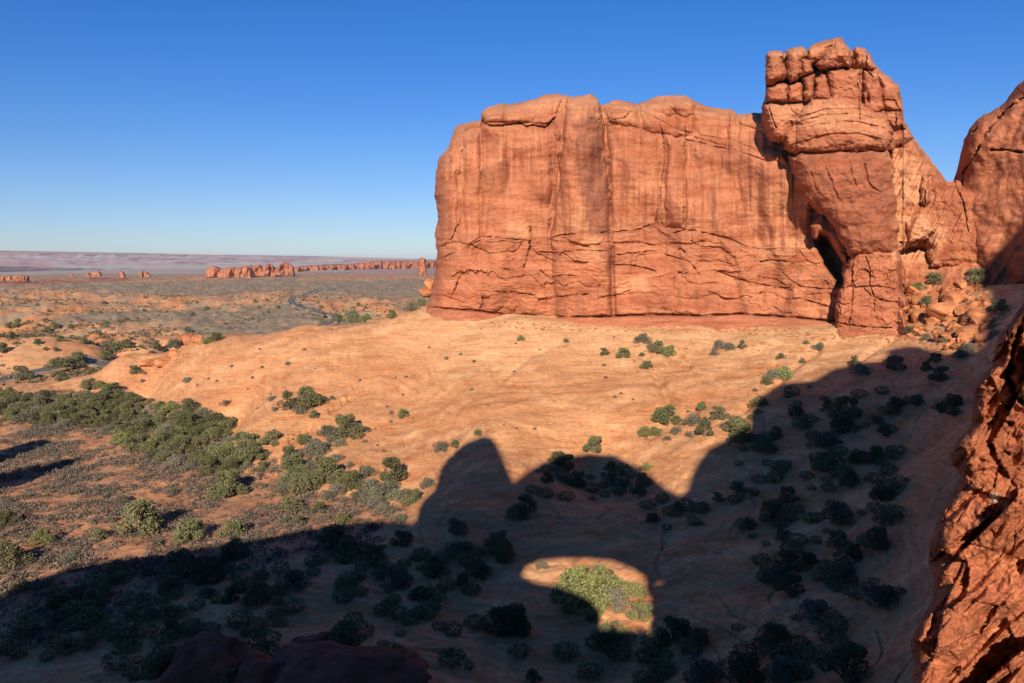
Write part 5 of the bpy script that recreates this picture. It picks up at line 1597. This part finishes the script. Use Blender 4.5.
# sagebrush: on the ground sheet itself, where the valley sand is
Zf = (ZT + CZ)
cand = np.argwhere((valley > .5) & (DD > 85) & (DD < 345) & (PXt > -15) & (PXt < 440))
rs = np.random.default_rng(4)
wgt = DD[cand[:, 0], cand[:, 1]] ** 2 * np.gradient(Dr)[cand[:, 0]] / DD[cand[:, 0], cand[:, 1]]
dens = np.clip(.55 + 1.1 * fbm(TX[cand[:, 0], cand[:, 1]] / 11, TY[cand[:, 0], cand[:, 1]] / 11, 2.0, 3), .06, 1.4)
wgt = wgt * dens; wgt /= wgt.sum()
pick = cand[rs.choice(len(cand), 9500, p=wgt)]
jx_ = rs.uniform(-.4, .4, (len(pick), 2))
pts = np.stack([TX[pick[:, 0], pick[:, 1]] + jx_[:, 0], TY[pick[:, 0], pick[:, 1]] + jx_[:, 1], Zf[pick[:, 0], pick[:, 1]]], 1)
scatter('sagebrush', pts, rs.uniform(.5, 1.45, len(pts)), [tuft(s, 26, .58, .36, .13) for s in range(6)], M['sage'], 'grey sagebrush and dry tufts covering the valley sand')
# brush over the plain
cand = np.argwhere((DD > 352) & (DD < 2300) & (PXt > -15) & (PXt < 440))
dd = DD[cand[:, 0], cand[:, 1]]
x_, y_ = TX[cand[:, 0], cand[:, 1]], TY[cand[:, 0], cand[:, 1]]
dens = np.clip(.35 + 1.4 * fbm(x_ / 45, y_ / 60, 2.0, 4), .03, 1.4) * (1 - .75 * fm[cand[:, 0], cand[:, 1]])
wgt = dens / dd ** .4 * np.gradient(Dr)[cand[:, 0]] * dd / dd ** 1.2; wgt /= wgt.sum()
pick = cand[rs.choice(len(cand), 7000, p=wgt)]
pts = np.stack([TX[pick[:, 0], pick[:, 1]] + rs.uniform(-1.5, 1.5, len(pick)), TY[pick[:, 0], pick[:, 1]] + rs.uniform(-2, 2, len(pick)), Zf[pick[:, 0], pick[:, 1]]], 1)
scatter('brush', pts, rs.uniform(.6, 1.7, len(pts)), [tuft(s + 20, 12, .8, .5, .42) for s in range(6)], M['far_brush'], 'low dark brush dotted over the distant plain')
dbg('stuff')

# undergrowth in the shaded hollow
pts = []
for poly, cnt in (([(735, 400), (905, 385), (900, 520), (870, 600), (770, 610), (735, 520)], 210), ([(515, 480), (560, 464), (620, 464), (655, 484), (640, 502), (540, 498)], 50), ([(280, 545), (520, 545), (500, 585), (420, 618), (320, 600)], 110),
                  ([(10, 590), (290, 550), (300, 610), (210, 640), (60, 670), (0, 650)], 150), ([(100, 640), (520, 600), (700, 640), (900, 560), (900, 683), (100, 683)], 170), ([(640, 500), (760, 500), (760, 540), (650, 530)], 25)):
    xs, ys = [p[0] for p in poly], [p[1] for p in poly]
    c_ = 0
    while c_ < cnt // 2:
        px, py = prnd.uniform(min(xs), max(xs)), prnd.uniform(min(ys), max(ys))
        if sdf(np.array([px]), np.array([py]), poly)[0] < 0: continue
        g = ground_at(px, py)
        if g is None: continue
        pts.append(tuple(g)); c_ += 1
pts = np.array(pts)
scatter('undergrowth', pts, rs.uniform(.8, 2.3, len(pts)), [tuft(s + 40, 420, .75, .45, .075) for s in range(6)], M['juniper'], 'low dark brush in the shaded hollow')

# loose stones where the rock is broken
r6 = np.random.default_rng(12)
pts = []
for poly, cnt in (([(900, 296), (915, 286), (985, 284), (1010, 312), (985, 345), (960, 352), (900, 345)], 420), ([(480, 322), (830, 326), (900, 336), (905, 345), (700, 334), (480, 329)], 300), ([(150, 352), (205, 336), (200, 350), (160, 372), (140, 372)], 90),
                  ([(600, 345), (690, 345), (700, 380), (640, 375)], 50), ([(760, 340), (830, 345), (790, 390), (750, 400)], 60), ([(250, 400), (420, 420), (410, 500), (300, 470)], 70)):
    xs, ys = [p[0] for p in poly], [p[1] for p in poly]
    c_ = 0
    while c_ < cnt:
        px, py = r6.uniform(min(xs), max(xs)), r6.uniform(min(ys), max(ys))
        if sdf(np.array([px]), np.array([py]), poly)[0] < 0: continue
        g = surf_at(px, py); pts.append(tuple(g)); c_ += 1
pts = np.array(pts)
stone = []
for s in range(4):
    v, ff = rock_verts(s + 90, 9, .02, 8, 6)
    q = np.concatenate([ff[0], np.column_stack([ff[1], ff[1][:, 2]]), np.column_stack([ff[2], ff[2][:, 2]])])
    stone.append((v * [1, .8, .6], ff[0]))
scatter('loose_stones', pts, r6.uniform(.12, .55, len(pts)), stone, M['boulder'], 'small loose stones and chips of sandstone')
# ------------------------------------------------------------------ the air
hv, hf = box_bm(30000, 17000, 175, 0, 7000, -60)
hz = mesh_obj('haze', hv, hf, None, smooth=False)
hm = bpy.data.materials.new('haze')
hm.use_nodes = True
nt = hm.node_tree
nt.nodes.clear()
ou = nt.nodes.new('ShaderNodeOutputMaterial')
pv = nt.nodes.new('ShaderNodeVolumePrincipled')
pv.inputs['Color'].default_value = (0.66, 0.78, 0.93, 1)
pv.inputs['Density'].default_value = 3.0e-5
pv.inputs['Anisotropy'].default_value = 0.0
nt.links.new(pv.outputs[0], ou.inputs['Volume'])
hz.data.materials.append(hm)
tag(hz, 'thin pale air over the desert', None, None, 'stuff')
